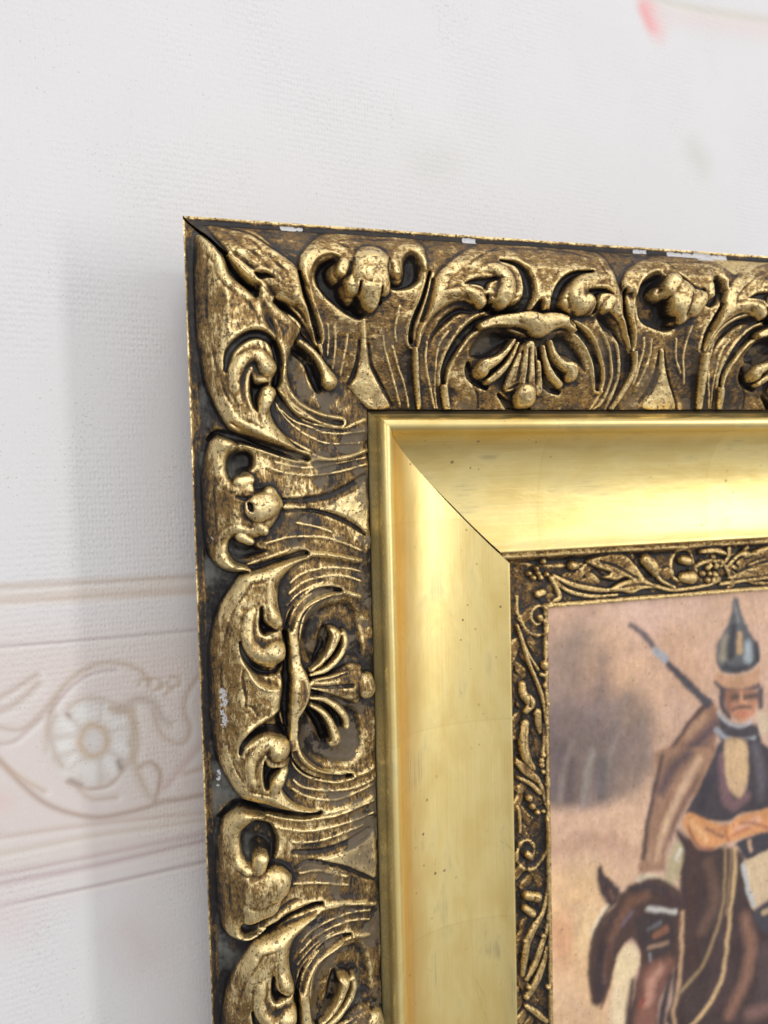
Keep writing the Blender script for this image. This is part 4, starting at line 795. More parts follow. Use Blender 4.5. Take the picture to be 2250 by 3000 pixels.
('s',(190,120,90),.8,'227.3,246.1,0.44 236.2,243.8,0.51'),
('s',(232,176,126),1.2,'207.5,237.1,1.43 214.3,245.8,1.01'),
('s',(196,134,92),1,'219.5,242.6,1.01 223.8,241.8,0.87'),
('s',(150,100,78),.7,'205.0,238.8,0.57 210.0,247.7,0.57 217.7,250.3,0.58'),
('s',(170,112,84),.7,'232.6,241.0,0.44 238.0,241.8,0.44 246.9,245.5,0.59'),
('p',(60,57,65),1,'230.0,249.5 246.9,247.0 254.2,247.4 254.3,259.6 241.5,257.4 236.1,258.4 232.6,254.4'),
('s',(205,170,140),.8,'237.1,250.3,0.88 237.9,253.8,0.73'),
('p',(214,188,154),1,'233.3,259.8 241.5,257.4 254.3,256.5 254.3,278.7 246.0,278.3 239.7,281.7 235.7,272.2'),
('s',(188,196,204),1.2,'233.7,260.6,0.73 236.1,271.6,0.73 239.3,279.7,0.59'),
('p',(66,64,72),1.2,'239.7,282.4 246.0,279.1 254.3,277.9 254.3,296.4 246.9,294.1 241.5,289.2'),
('s',(190,165,125),1,'245.1,284.2,1.19 250.6,283.4,1.04'),
('p',(192,176,140),1.2,'198.7,243.6 202.0,247.8 201.1,255.0 197.3,262.3 192.3,261.8 194.4,253.8 195.7,248.2'),
('s',(228,222,205),.7,'199.0,251.7,0.64 200.7,248.3,0.50'),
('s',(206,190,160),1,'180.0,257.1,1.12 186.6,257.5,1.12 194.8,263.3,0.99'),
('s',(60,46,46),1.2,'170.3,262.4,0.55 161.5,272.1,0.55 157.0,281.2,0.55 155.5,292.9,0.55 158.0,305.6,0.48'),
('p',(78,57,50),1.1,'180.0,258.5 189.8,258.8 198.9,264.1 202.3,269.8 202.2,284.5 198.7,294.8 193.6,304.8 189.4,312.7 186.0,328.8 171.3,325.2 177.1,307.0 180.1,290.9 177.4,283.5 174.5,282.6 170.1,288.1 166.0,298.7 161.1,307.0 157.2,306.8 155.0,292.8 156.7,281.1 160.7,272.0 167.1,267.5 170.3,262.4'),
('s',(62,50,52),1.6,'176.0,260.6,1.53 183.3,261.2,1.82 193.1,264.5,1.70'),
('s',(70,50,52),2,'193.1,268.1,2.83 198.9,271.4,2.14'),
('s',(58,44,45),2.2,'170.2,271.0,1.67 164.6,280.6,3.32 161.3,290.6,3.73 160.4,299.7,3.04 160.3,306.1,1.38'),
('s',(112,84,76),1.6,'175.1,269.0,0.70 168.6,277.8,0.83 164.5,288.4,0.83 162.8,298.0,0.69'),
('s',(92,64,56),.8,'164.4,299.8,0.42 161.1,309.1,0.35'),
('s',(116,82,64),2,'183.2,264.8,1.82 175.1,267.6,2.37 170.2,273.8,1.81 165.4,280.7,0.97'),
('s',(84,60,58),1.4,'181.6,268.1,0.84 176.6,272.9,0.98 173.4,278.8,0.84'),
('s',(116,100,110),1,'176.7,270.8,0.56 171.8,275.6,0.63'),
('s',(90,58,46),1.2,'165.3,282.9,0.69 164.4,294.1,0.83'),
('p',(236,212,172),.8,'175.7,284.1 179.9,290.2 176.8,299.6 173.5,307.6 171.7,325.3 164.9,323.7 166.5,302.5 168.2,293.5 170.5,287.5'),
('p',(68,52,52),.8,'161.0,247.7 163.5,252.7 170.5,259.6 169.1,263.6 166.5,267.1 161.6,260.8 159.2,253.4'),
('s',(112,82,66),1,'165.6,259.4,0.62 167.1,263.3,0.55'),
('s',(205,200,192),.7,'184.4,271.0,0.98 189.7,272.7,1.20 197.6,275.1,0.85'),
('p',(62,50,52),1.4,'178.7,273.3 186.4,273.7 196.8,276.8 196.7,290.0 186.3,293.7 181.4,287.6 178.6,279.8'),
('s',(112,110,114),.7,'184.7,279.9,0.56 190.5,278.5,0.64'),
('s',(138,92,72),1,'188.0,283.0,1.41 193.4,281.6,1.56'),
('s',(158,126,104),.7,'184.7,288.0,0.85 193.8,287.6,0.85'),
('s',(150,148,150),.6,'185.0,291.2,0.28 185.3,293.8,0.28'),
('p',(138,94,78),2,'183.8,296.1 195.0,295.1 196.6,299.5 189.5,308.3 186.4,328.9 176.9,326.6 179.6,307.5'),
('s',(196,146,126),2,'190.4,298.9,1.42 186.2,303.1,1.70 183.6,311.3,1.84'),
('s',(120,80,70),2,'195.4,300.0,1.14 190.3,308.4,1.28'),
('s',(110,74,66),2,'181.3,297.0,0.84 179.6,309.0,0.99'),
('s',(150,62,52),1.2,'180.3,312.1,0.70 182.0,310.2,0.56'),
('s',(72,54,52),1.6,'176.4,301.0,0.98 174.6,312.2,1.26 173.7,325.1,1.26'),
('s',(66,52,54),1.4,'195.3,302.9,1.00 191.9,315.4,1.85 189.3,328.8,1.85'),
('s',(194,156,122),.6,'201.4,276.2,0.93 201.1,287.9,0.93 200.0,302.4,0.86 198.8,311.8,0.79 196.9,319.5,0.79 197.7,326.4,0.72'),
('s',(130,90,66),.5,'200.7,279.8,0.36 200.5,281.2,0.36'),
('s',(156,130,96),.6,'224.0,250.0,0.58 223.9,266.4,0.58 222.0,279.4,0.65 213.2,300.1,0.72 203.7,308.5,0.72 198.6,312.5,0.72'),
('s',(208,174,128),.6,'229.1,252.3,0.80 229.2,263.6,0.80 226.5,281.8,0.80 223.0,305.9,0.88 217.5,317.5,0.95 210.5,324.9,0.94 205.3,328.2,0.94'),
('s',(150,120,90),.6,'227.3,252.0,0.36 226.4,266.8,0.36 224.6,281.4,0.36'),
]
WALLPAPER_OPS = [
('p',(224,214,210),26,'-103.9,134.1 6.5,139.2 64.5,138.0 61.6,238.2 3.3,228.5 -107.5,209.6'),
('p',(222,214,208),3,'-77.4,116.3 2.0,119.1 1.8,124.6 -77.6,121.1'),
('s',(198,186,177),3,'-77.4,117.0,0.46 2.0,119.2,0.52 34.9,120.3,0.55'),
('s',(206,189,175),4,'-77.6,121.6,0.46 1.8,124.8,0.52 34.7,125.8,0.55'),
('s',(184,171,173),1.6,'-78.3,137.4,0.15 -64.6,137.5,0.16 -33.5,138.7,0.17 1.7,139.4,0.17 34.3,139.6,0.18'),
('s',(192,173,155),3,'-51.5,175.8,0.32 -50.3,163.7,0.40 -47.2,156.8,0.40 -41.7,151.1,0.41 -33.0,147.7,0.41 -24.3,149.1,0.42 -18.0,153.1,0.42 -16.0,156.9,0.34'),
('s',(190,167,167),2,'-50.1,162.9,0.16 -43.4,155.0,0.16 -35.5,150.7,0.16 -27.6,150.5,0.17'),
('p',(214,205,199),6,'-35.9,160.7 -28.1,163.6 -23.1,169.1 -21.6,178.8 -25.1,188.5 -34.0,191.8 -43.2,188.6 -49.0,181.2 -50.7,171.9 -46.8,163.9'),
('s',(231,229,227),5,'-31.1,177.4,1.84 -27.5,178.9,3.02 -25.0,179.9,2.19'),
('s',(231,229,227),5,'-33.3,180.7,1.83 -31.1,184.3,3.01 -29.6,186.8,2.18'),
('s',(231,229,227),5,'-36.9,181.3,1.82 -37.2,185.3,2.98 -37.3,188.1,2.15'),
('s',(231,229,227),5,'-40.4,179.1,1.81 -42.9,181.7,2.95 -44.6,183.4,2.13'),
('s',(231,229,227),5,'-42.1,175.1,1.80 -45.5,175.1,2.93 -47.9,175.1,2.11'),
('s',(231,229,227),5,'-41.1,171.2,1.80 -44.0,168.6,2.94 -46.0,166.8,2.11'),
('s',(231,229,227),5,'-38.0,169.0,1.81 -39.0,165.1,2.96 -39.7,162.4,2.13'),
('s',(231,229,227),5,'-34.2,169.8,1.82 -32.8,166.3,2.99 -31.8,163.8,2.16'),
('s',(231,229,227),5,'-31.5,173.1,1.83 -28.2,171.7,3.02 -25.9,170.8,2.19'),
('s',(200,185,171),3,'-43.6,161.5,0.33 -39.7,159.7,0.41 -35.9,159.8,0.41 -32.0,160.9,0.42 -28.1,163.2,0.33'),
('s',(200,185,171),3,'-26.5,164.3,0.34 -22.7,169.2,0.42 -22.1,174.4,0.42 -23.9,178.4,0.34'),
('s',(198,181,167),3,'-23.1,179.4,0.34 -23.2,183.7,0.42 -26.6,187.3,0.42'),
('s',(198,183,171),3,'-48.3,164.1,0.32 -50.3,168.6,0.40 -49.8,173.7,0.32 -48.9,178.0,0.41 -46.8,182.5,0.33'),
('s',(198,173,145),4,'-40.7,174.5,0.74 -39.0,170.2,0.74 -35.5,169.5,0.74 -32.1,172.7,0.75 -31.9,177.8,0.75 -34.4,180.7,0.75 -38.6,179.9,0.74 -40.8,175.3,0.74'),
('s',(225,222,223),4,'-36.5,174.8,1.49 -36.1,175.3,1.49'),
('s',(205,195,188),3.2,'-32.8,161.6,0.25 -33.9,168.1,0.25'),
('s',(188,165,139),3.5,'-29.8,164.6,0.42 -26.6,165.5,0.50 -22.5,165.8,0.42'),
('s',(205,195,188),3.2,'-30.9,172.9,0.25 -23.6,171.6,0.34'),
('s',(205,195,188),3.2,'-44.5,163.9,0.33 -40.9,169.5,0.25'),
('s',(205,195,188),3.2,'-50.1,172.0,0.24 -41.8,171.8,0.25'),
('s',(205,195,188),3.2,'-48.9,178.8,0.24 -42.0,177.6,0.25'),
('s',(205,195,188),3.2,'-44.6,183.8,0.25 -39.8,180.5,0.25'),
('s',(205,195,188),3.2,'-34.4,182.4,0.25 -34.4,191.7,0.25'),
('s',(205,195,188),3.2,'-31.2,179.6,0.25 -25.7,184.9,0.25'),
('s',(170,155,145),2,'-44.5,163.9,0.24 -43.8,165.2,0.24'),
('s',(140,128,121),3,'-44.4,188.1,0.41 -41.4,190.3,0.41'),
('s',(140,124,118),3,'-28.0,184.6,0.42 -27.3,187.0,0.34'),
('s',(190,169,157),2,'-45.5,188.2,0.25 -38.7,192.1,0.33 -31.7,192.3,0.33 -27.5,188.8,0.25'),
('s',(198,179,165),3,'-41.5,191.9,0.33 -37.4,196.2,0.41 -29.5,197.2,0.42'),
('s',(198,181,161),4,'-22.2,167.5,0.68 -21.3,178.9,0.76 -22.5,184.7,0.68 -19.6,194.8,0.68 -17.3,199.6,0.51'),
('s',(194,179,171),4,'-26.6,165.1,0.84 -20.0,162.7,1.19 -14.3,165.4,1.20 -12.0,170.9,0.86 -9.1,173.6,0.69'),
('s',(198,179,163),3,'-15.2,167.8,0.34 -12.2,177.0,0.43 -7.2,181.4,0.43 -3.8,181.2,0.44 -1.9,176.2,0.44 -3.8,168.8,0.44 -1.8,162.0,0.44 3.3,155.7,0.44'),
('s',(197,177,159),2.5,'-19.7,156.8,0.25 -18.9,155.2,0.25 -16.4,155.9,0.26 -16.5,158.5,0.26'),
('s',(197,177,159),2.5,'-15.6,155.6,0.26 -12.3,156.5,0.26 -12.4,159.6,0.26 -14.9,160.1,0.26'),
('s',(197,177,159),2.5,'-12.4,159.1,0.26 -9.8,158.2,0.26 -8.2,160.6,0.26 -10.4,162.0,0.26'),
('s',(197,177,159),2.5,'-8.4,156.2,0.26 -5.5,156.6,0.26 -5.1,159.3,0.26 -7.7,159.8,0.26'),
('s',(180,157,139),2.5,'-20.5,187.6,0.26 -16.8,186.6,0.26 -13.6,190.8,0.34 -14.2,196.8,0.43 -15.8,201.7,0.34'),
('s',(210,187,183),4,'-11.7,197.3,0.69 -5.9,191.4,0.70 2.2,184.0,0.70 14.2,176.2,0.72'),
('s',(197,174,157),3,'-4.2,193.5,0.35 4.6,192.6,0.35'),
('s',(180,157,143),2.5,'-71.6,169.7,0.31 -66.3,176.7,0.39 -59.6,186.5,0.40 -52.6,194.5,0.40 -43.7,200.2,0.41 -34.5,203.4,0.42 -21.6,203.5,0.43 -12.3,202.4,0.43 -6.3,202.9,0.44 1.6,202.9,0.44 13.3,203.4,0.45'),
('s',(197,175,157),3,'-66.3,177.1,0.31 -58.8,185.0,0.32 -53.1,189.9,0.32'),
('s',(194,177,165),4,'-69.8,160.5,0.47 -65.6,159.6,0.47 -59.8,157.3,0.48 -53.3,151.9,0.48'),
('s',(194,177,167),3,'-65.4,154.9,0.39 -60.3,152.4,0.40 -53.6,148.6,0.40'),
('s',(192,175,163),3,'-69.9,162.1,0.31 -65.8,165.2,0.31 -59.5,167.1,0.32 -54.2,163.9,0.32 -48.0,157.5,0.32'),
('s',(196,177,171),2.5,'-66.1,170.7,0.24 -61.8,170.7,0.24 -52.8,164.1,0.24'),
('s',(204,185,177),3,'-74.5,202.5,0.23 -67.5,203.0,0.32 -37.7,205.4,0.33 1.3,209.9,0.35 22.3,211.8,0.36'),
('s',(207,195,183),3,'-74.7,208.0,0.23 -67.7,208.8,0.32 -37.9,209.6,0.33 2.1,212.8,0.35 22.3,213.7,0.36'),
('s',(194,175,175),3,'-75.1,215.5,0.23 -68.0,215.8,0.32 -35.0,217.1,0.33 2.4,218.1,0.35 22.1,219.2,0.36'),
('s',(188,167,169),3.5,'-75.2,218.7,0.31 -68.2,219.0,0.40 -35.2,220.5,0.42 2.3,220.8,0.44 22.0,222.0,0.46'),
('s',(178,161,161),2,'-75.5,226.4,0.23 -68.5,226.6,0.24 -35.5,228.0,0.25 2.0,228.9,0.27 21.7,229.9,0.27'),
('s',(224,200,196),10,'-69.7,189.2,0.94 -66.9,190.6,0.95'),
('s',(218,206,202),5,'-68.1,200.6,0.39 -67.1,201.4,0.39'),
('s',(224,212,212),22,'-68.7,229.8,3.17 -64.5,234.3,2.39'),
('s',(216,206,204),24,'-26.6,247.1,1.70 -22.0,257.3,2.58'),
('s',(234,158,156),7,'234.6,-143.4,3.04 238.5,-137.5,2.82'),
('s',(238,188,188),14,'237.8,-145.3,3.52 242.5,-136.1,2.36'),
('s',(208,208,198),4,'236.2,-150.6,1.17 250.8,-151.0,1.43 278.0,-153.2,1.72 325.7,-159.6,1.81 374.8,-167.8,1.90'),
('s',(226,214,212),16,'244.2,-143.4,1.18 325.7,-154.0,2.59'),
('s',(212,213,208),16,'268.8,-80.2,3.68 274.0,-75.0,3.70'),
('s',(219,219,216),16,'105.3,-48.0,4.03 117.2,-51.8,3.07'),
]

# ------------------------------------------------------------------ mesh helpers
def lin(c):
    c = np.asarray(c, float) / 255.0
    return np.where(c <= 0.04045, c / 12.92, ((c + 0.055) / 1.055) ** 2.4)

def mesh_from(name, co, quads, mat, attrs=None, cols=None, uv=None, parent=None, shade=True):
    used = np.unique(quads)
    remap = np.full(co.shape[0], -1, np.int64)
    remap[used] = np.arange(len(used))
    co = co[used]
    q = remap[quads]
    me = bpy.data.meshes.new(name)
    nq = len(q)
    me.vertices.add(len(co))
    me.vertices.foreach_set('co', co.astype(np.float32).ravel())
    me.loops.add(nq * 4)
    me.loops.foreach_set('vertex_index', q.astype(np.int32).ravel())
    me.polygons.add(nq)
    me.polygons.foreach_set('loop_start', np.arange(0, nq * 4, 4, dtype=np.int32))
    if shade:
        me.polygons.foreach_set('use_smooth', np.ones(nq, bool))
    me.update(calc_edges=True)
    if attrs:
        for k, a in attrs.items():
            at = me.attributes.new(k, 'FLOAT', 'POINT')
            at.data.foreach_set('value', a.ravel()[used].astype(np.float32))
    if cols is not None:
        at = me.color_attributes.new('paint', 'FLOAT_COLOR', 'POINT')
        c4 = np.ones((len(used), 4), np.float32)
        c4[:, :3] = cols.reshape(-1, 3)[used]
        at.data.foreach_set('color', c4.ravel())
    if uv is not None:
        l = me.uv_layers.new(name='UVMap')
        l.data.foreach_set('uv', uv[used][q.ravel()].astype(np.float32).ravel())
    me.validate()
    me.materials.append(mat)
    o = bpy.data.objects.new(name, me)
    scene.collection.objects.link(o)
    if parent is not None:
        o.parent = parent
    return o

def world_co(X, Y, H):
    return np.stack([X.ravel() * MM, -H.ravel() * MM, BASE_Z - Y.ravel() * MM], 1)

def grid_quads(nx, ny):
    i = np.arange(nx * ny).reshape(nx, ny)
    return i, np.stack([i[:-1, :-1], i[:-1, 1:], i[1:, 1:], i[1:, :-1]], -1)

# ------------------------------------------------------------------ materials
def new_mat(name):
    mt = bpy.data.materials.new(name)
    mt.use_nodes = True
    nt = mt.node_tree
    nt.nodes.clear()
    out = nt.nodes.new('ShaderNodeOutputMaterial')
    bs = nt.nodes.new('ShaderNodeBsdfPrincipled')
    nt.links.new(bs.outputs[0], out.inputs[0])
    return mt, nt, bs

class G:
    """tiny node-graph helper"""
    def __init__(self, nt):
        self.nt = nt
    def put(self, sock, v):
        if isinstance(v, bpy.types.NodeSocket):
            self.nt.links.new(v, sock)
        else:
            sock.default_value = v
    def math(self, op, a, b=0.0, c=0.0, clamp=False):
        n = self.nt.nodes.new('ShaderNodeMath')
        n.operation = op
        n.use_clamp = clamp
        self.put(n.inputs[0], a)
        self.put(n.inputs[1], b)
        self.put(n.inputs[2], c)
        return n.outputs[0]
    def coord(self, kind='Object'):
        return self.nt.nodes.new('ShaderNodeTexCoord').outputs[kind]
    def mapping(self, vec, scale=(1, 1, 1), loc=(0, 0, 0)):
        n = self.nt.nodes.new('ShaderNodeMapping')
        self.put(n.inputs['Vector'], vec)
        n.inputs['Scale'].default_value = scale
        n.inputs['Location'].default_value = loc
        return n.outputs[0]
    def noise(self, vec, scale, detail=4, rough=0.55, dist=0.0):
        n = self.nt.nodes.new('ShaderNodeTexNoise')
        self.put(n.inputs['Vector'], vec)
        n.inputs['Scale'].default_value = scale
        n.inputs['Detail'].default_value = detail
        n.inputs['Roughness'].default_value = rough
        n.inputs['Distortion'].default_value = dist
        return n.outputs['Fac']
    def voronoi(self, vec, scale, feature='F1', rnd=1.0):
        n = self.nt.nodes.new('ShaderNodeTexVoronoi')
        n.feature = feature
        self.put(n.inputs['Vector'], vec)
        n.inputs['Scale'].default_value = scale
        n.inputs['Randomness'].default_value = rnd
        return n.outputs['Distance']
    def attr(self, name, out='Fac'):
        n = self.nt.nodes.new('ShaderNodeAttribute')
        n.attribute_name = name
        return n.outputs[out]
    def ramp(self, v, a, b, lo=0.0, hi=1.0):
        n = self.nt.nodes.new('ShaderNodeMapRange')
        n.interpolation_type = 'SMOOTHSTEP'
        self.put(n.inputs['Value'], v)
        n.inputs['From Min'].default_value = a
        n.inputs['From Max'].default_value = b
        n.inputs['To Min'].default_value = lo
        n.inputs['To Max'].default_value = hi
        return n.outputs[0]
    def mix(self, f, a, b):
        n = self.nt.nodes.new('ShaderNodeMix')
        n.data_type = 'RGBA'
        self.put(n.inputs['Factor'], f)
        self.put(n.inputs[6], a if isinstance(a, bpy.types.NodeSocket) else (*a, 1))
        self.put(n.inputs[7], b if isinstance(b, bpy.types.NodeSocket) else (*b, 1))
        return n.outputs[2]
    def bump(self, h, strength, dist, normal=None):
        n = self.nt.nodes.new('ShaderNodeBump')
        n.inputs['Strength'].default_value = strength
        n.inputs['Distance'].default_value = dist
        self.put(n.inputs['Height'], h)
        if normal is not None:
            self.put(n.inputs['Normal'], normal)
        return n.outputs[0]

def carved_gilt(name, stretch, bias, red, dirt_scale=1.0, gold=(0.98, 0.80, 0.43)):
    mt, nt, bs = new_mat(name)
    g = G(nt)
    co = g.coord()
    rel = g.attr('relief')      # broad convexity, about -1..1
    edge = g.attr('edge')       # sharp convexity
    gil = g.attr('gilt')        # places the gilder burnished
    st = g.mapping(co, scale=stretch)
    n1 = g.noise(co, 150, 4, 0.65, 0.5)
    n2 = g.noise(st, 560, 6, 0.75, 0.4)
    n3 = g.noise(st, 1600, 4, 0.7)
    n4 = g.noise(co, 45, 2, 0.5)
    # how much burnished leaf is left; thinned in recesses, also painting in cavity shade
    a = g.math('MULTIPLY', rel, 0.32)
    a = g.math('MULTIPLY_ADD', edge, 0.42, a)
    a = g.math('MULTIPLY_ADD', gil, 0.42, a)
    a = g.math('MULTIPLY_ADD', g.attr('grime_shade'), -0.34, a)
    a = g.math('MULTIPLY_ADD', n1, 0.62, a)
    a = g.math('MULTIPLY_ADD', n2, 1.15, a)
    a = g.math('MULTIPLY_ADD', n3, 1.0, a)
    a = g.math('MULTIPLY_ADD', n4, 0.33, a)
    a = g.math('ADD', a, bias)
    mask = g.ramp(a, 1.47, 1.80)
    bronze = g.ramp(a, 1.12, 1.50)
    b = g.math('MULTIPLY_ADD', rel, 0.26, g.math('MULTIPLY_ADD', n1, 0.8, g.math('MULTIPLY', n2, 0.6)))
    pat_shade = g.ramp(b, 0.50, 0.98)  # patina, darkened in recesses to stand in for undercut shade too
    dark = (0.011, 0.009, 0.009)
    col = g.mix(pat_shade, dark, red)
    # blue-grey dust lying in the low outer hollows
    n5 = g.noise(co, 70, 4, 0.6)
    dust = g.math('MULTIPLY', g.ramp(n5, 0.42, 0.60), g.attr('dust'))
    col = g.mix(g.math('MULTIPLY', dust, 0.75), col, (0.155, 0.152, 0.135))
    # matt beige patches where the gilding is lost
    n6 = g.noise(co, 85, 5, 0.65, 0.3)
    lost = g.math('MULTIPLY', g.ramp(n6, 0.52, 0.55), g.attr('flat'))
    keep = g.math('SUBTRACT', 1.0, g.math('MULTIPLY', lost, 0.95))
    keep = g.math('MULTIPLY', keep, g.math('SUBTRACT', 1.0, g.math('MULTIPLY', dust, 0.85)))
    mask = g.math('MULTIPLY', mask, keep)
    bronze = g.math('MULTIPLY', bronze, keep)
    col = g.mix(lost, col, (0.120, 0.090, 0.056))
    sp = g.ramp(g.noise(co, 820, 3, 0.6), 0.56, 0.63)
    spk = g.math('SUBTRACT', 1.0, g.math('MULTIPLY', sp, 0.85))
    mask = g.math('MULTIPLY', mask, spk)
    bronze = g.math('MULTIPLY', bronze, spk)
    colb = g.mix(g.math('MULTIPLY', bronze, 0.85), col, (gold[0] * .36, gold[1] * .265, gold[2] * .165))
    goldc = g.mix(g.ramp(n2, 0.35, 0.7), (gold[0] * .86, gold[1] * .80, gold[2] * .72), gold)
    col2 = g.mix(mask, colb, goldc)
    # exposed white gesso chips on the outer edge
    chip = g.attr('chip')
    ch = g.ramp(g.math('ADD', chip, g.math('MULTIPLY_ADD', g.noise(co, 480, 4, 0.7), 3.4, -1.75)), 0.50, 0.62)
    ch = g.math('MULTIPLY', ch, g.ramp(chip, 0.05, 0.2))
    col3 = g.mix(ch, col2, (0.62, 0.61, 0.62))
    g.put(bs.inputs['Base Color'], col3)
    cover = g.math('MAXIMUM', g.math('MULTIPLY', bronze, 0.80), mask)
    met = g.math('MULTIPLY', g.math('MULTIPLY', cover, 0.95), g.math('SUBTRACT', 1.0, ch))
    g.put(bs.inputs['Metallic'], met)
    g.put(bs.inputs['Roughness'], g.math('MULTIPLY_ADD', mask, -0.12, g.math('MULTIPLY_ADD', n3, 0.22, 0.30)))
    bs.inputs['Specular IOR Level'].default_value = 0.4
    # craquelure and leaf wrinkles
    v = g.voronoi(g.mapping(co, scale=(1, 1, 1)), 260, 'DISTANCE_TO_EDGE')
    crack = g.ramp(v, 0.0, 0.05)
    bp = g.bump(crack, 0.18, 0.00012)
    bp = g.bump(n2, 0.8, 0.00036, bp)
    bp = g.bump(n3, 0.7, 0.00014, bp)
    bp = g.bump(bronze, 0.5, 0.00008, bp)
    g.put(bs.inputs['Normal'], bp)
    return mt

MAT_LEFT = carved_gilt("worn_gilding_side", (1.0, 1.0, 0.38), -0.12, (0.060, 0.040, 0.024))
MAT_TOP = carved_gilt("worn_gilding_top", (0.5, 1.0, 1.0), -0.10, (0.075, 0.038, 0.018), gold=(0.94, 0.75, 0.39))
MAT_LINER = carved_gilt("dark_gilding_liner", (1.0, 1.0, 1.0), -0.10, (0.090, 0.055, 0.030), gold=(0.80, 0.60, 0.28))

def smooth_gilt(name, seed):
    """burnished gold leaf over a plain hollow; uv: u along the rail, v across, in mm"""
    mt, nt, bs = new_mat(name)
    g = G(nt)
    uv = g.coord('UV')
    s1 = g.noise(g.mapping(uv, (0.018, 1.9, 1), (seed, seed, 0)), 1.0, 5, 0.65)
    s2 = g.noise(g.mapping(uv, (0.05, 7.0, 1), (seed, 0, 0)), 1.0, 4, 0.6)
    cl = g.noise(g.mapping(uv, (0.035, 0.075, 1), (seed * 3, 0, 0)), 1.0, 4, 0.55, 0.3)
    fine = g.noise(g.mapping(uv, (3.2, 3.2, 1)), 1.0, 4, 0.6)
    base = g.mix(g.ramp(g.math('MULTIPLY_ADD', cl, 0.9, g.math('MULTIPLY', s1, 0.55)), 0.50, 0.98), (0.86, 0.65, 0.245), (0.98, 0.82, 0.385))
    base = g.mix(g.math('MULTIPLY', g.ramp(s2, 0.55, 0.75), 0.16), base, (0.58, 0.41, 0.15))
    # greyish smudges
    sm = g.math('MULTIPLY', g.ramp(cl, 0.54, 0.70), g.ramp(s1, 0.35, 0.65))
    base = g.mix(g.math('MULTIPLY', sm, 0.60), base, (0.36, 0.29, 0.16))
    # laps between the sheets of leaf, every 80 mm or so, and hair scratches
    sx = nt.nodes.new('ShaderNodeSeparateXYZ')
    g.put(sx.inputs[0], uv)
    lapx = g.math('ADD', g.math('MULTIPLY', sx.outputs[0], 1 / 78.0), g.math('MULTIPLY_ADD', fine, 0.03, seed))
    lap = g.math('PINGPONG', lapx, 0.5)
    base = g.mix(g.ramp(lap, 0.0, 0.007, 0.13, 0.0), base, (0.45, 0.31, 0.10))
    lapside = g.math('GREATER_THAN', g.math('FRACT', g.math('MULTIPLY', lapx, 0.5)), 0.5)
    base = g.mix(g.math('MULTIPLY', lapside, 0.10), base, (0.60, 0.43, 0.14))
    scr = g.voronoi(g.mapping(uv, (0.030, 0.075, 1), (seed * 2, 1, 0)), 1.0, 'DISTANCE_TO_EDGE')
    scm = g.math('MULTIPLY', g.ramp(scr, 0.0, 0.006, 1.0, 0.0), g.ramp(g.noise(g.mapping(uv, (0.04, 0.09, 1)), 1.0, 2), 0.58, 0.68))
    base = g.mix(g.math('MULTIPLY', scm, 0.28), base, (0.20, 0.13, 0.05))
    # warm strip near the bead
    warm = g.attr('warm')
    base = g.mix(g.math('MULTIPLY', warm, g.ramp(s1, 0.25, 0.6)), base, (0.74, 0.40, 0.10))
    dirt = g.math('MULTIPLY', g.attr('dirt'), g.ramp(g.math('ADD', g.attr('dirt'), g.math('MULTIPLY', g.noise(g.mapping(uv, (0.6, 2.6, 1)), 1.0, 5, 0.7), 1.2)), 0.95, 1.30))
    base = g.mix(dirt, base, (0.030, 0.022, 0.014))
    # fly specks
    vo = nt.nodes.new('ShaderNodeTexVoronoi')
    vo.inputs['Scale'].default_value = 1.0
    g.put(vo.inputs['Vector'], g.mapping(uv, (0.24, 0.24, 1), (seed, 2.3, 0)))
    size = nt.nodes.new('ShaderNodeSeparateColor')
    g.put(size.inputs[0], vo.outputs['Color'])
    lim = g.ramp(size.outputs[0], 0.25, 1.0, 0.0, 0.17)
    dd = g.math('SUBTRACT', g.math('ADD', lim, g.math('MULTIPLY_ADD', fine, 0.04, -0.02)), vo.outputs['Distance'])
    clus = g.ramp(g.noise(g.mapping(uv, (0.022, 0.03, 1), (seed * 5, 3, 0)), 1.0, 2, 0.5), 0.46, 0.60, 0.12, 1.0)
    spot = g.math('MULTIPLY', g.ramp(dd, 0.0, 0.035), clus)
    base = g.mix(g.math('MULTIPLY', spot, 0.85), base, (0.13, 0.085, 0.035))
    g.put(bs.inputs['Base Color'], base)
    keep = g.math('MULTIPLY', g.math('SUBTRACT', 1.0, dirt), g.math('SUBTRACT', 1.0, g.math('MULTIPLY', spot, 0.8)))
    g.put(bs.inputs['Metallic'], g.math('MULTIPLY', keep, 0.95))
    g.put(bs.inputs['Roughness'], g.math('MULTIPLY_ADD', cl, 0.16, g.math('MULTIPLY_ADD', s2, 0.10, 0.25)))
    bs.inputs['Specular IOR Level'].default_value = 0.5
    bp = g.bump(s1, 0.10, 0.00022)
    bp = g.bump(cl, 0.25, 0.0012, bp)
    bp = g.bump(s2, 0.10, 0.00006, bp)
    bp = g.bump(fine, 0.25, 0.00006, bp)
    g.put(bs.inputs['Normal'], bp)
    return mt

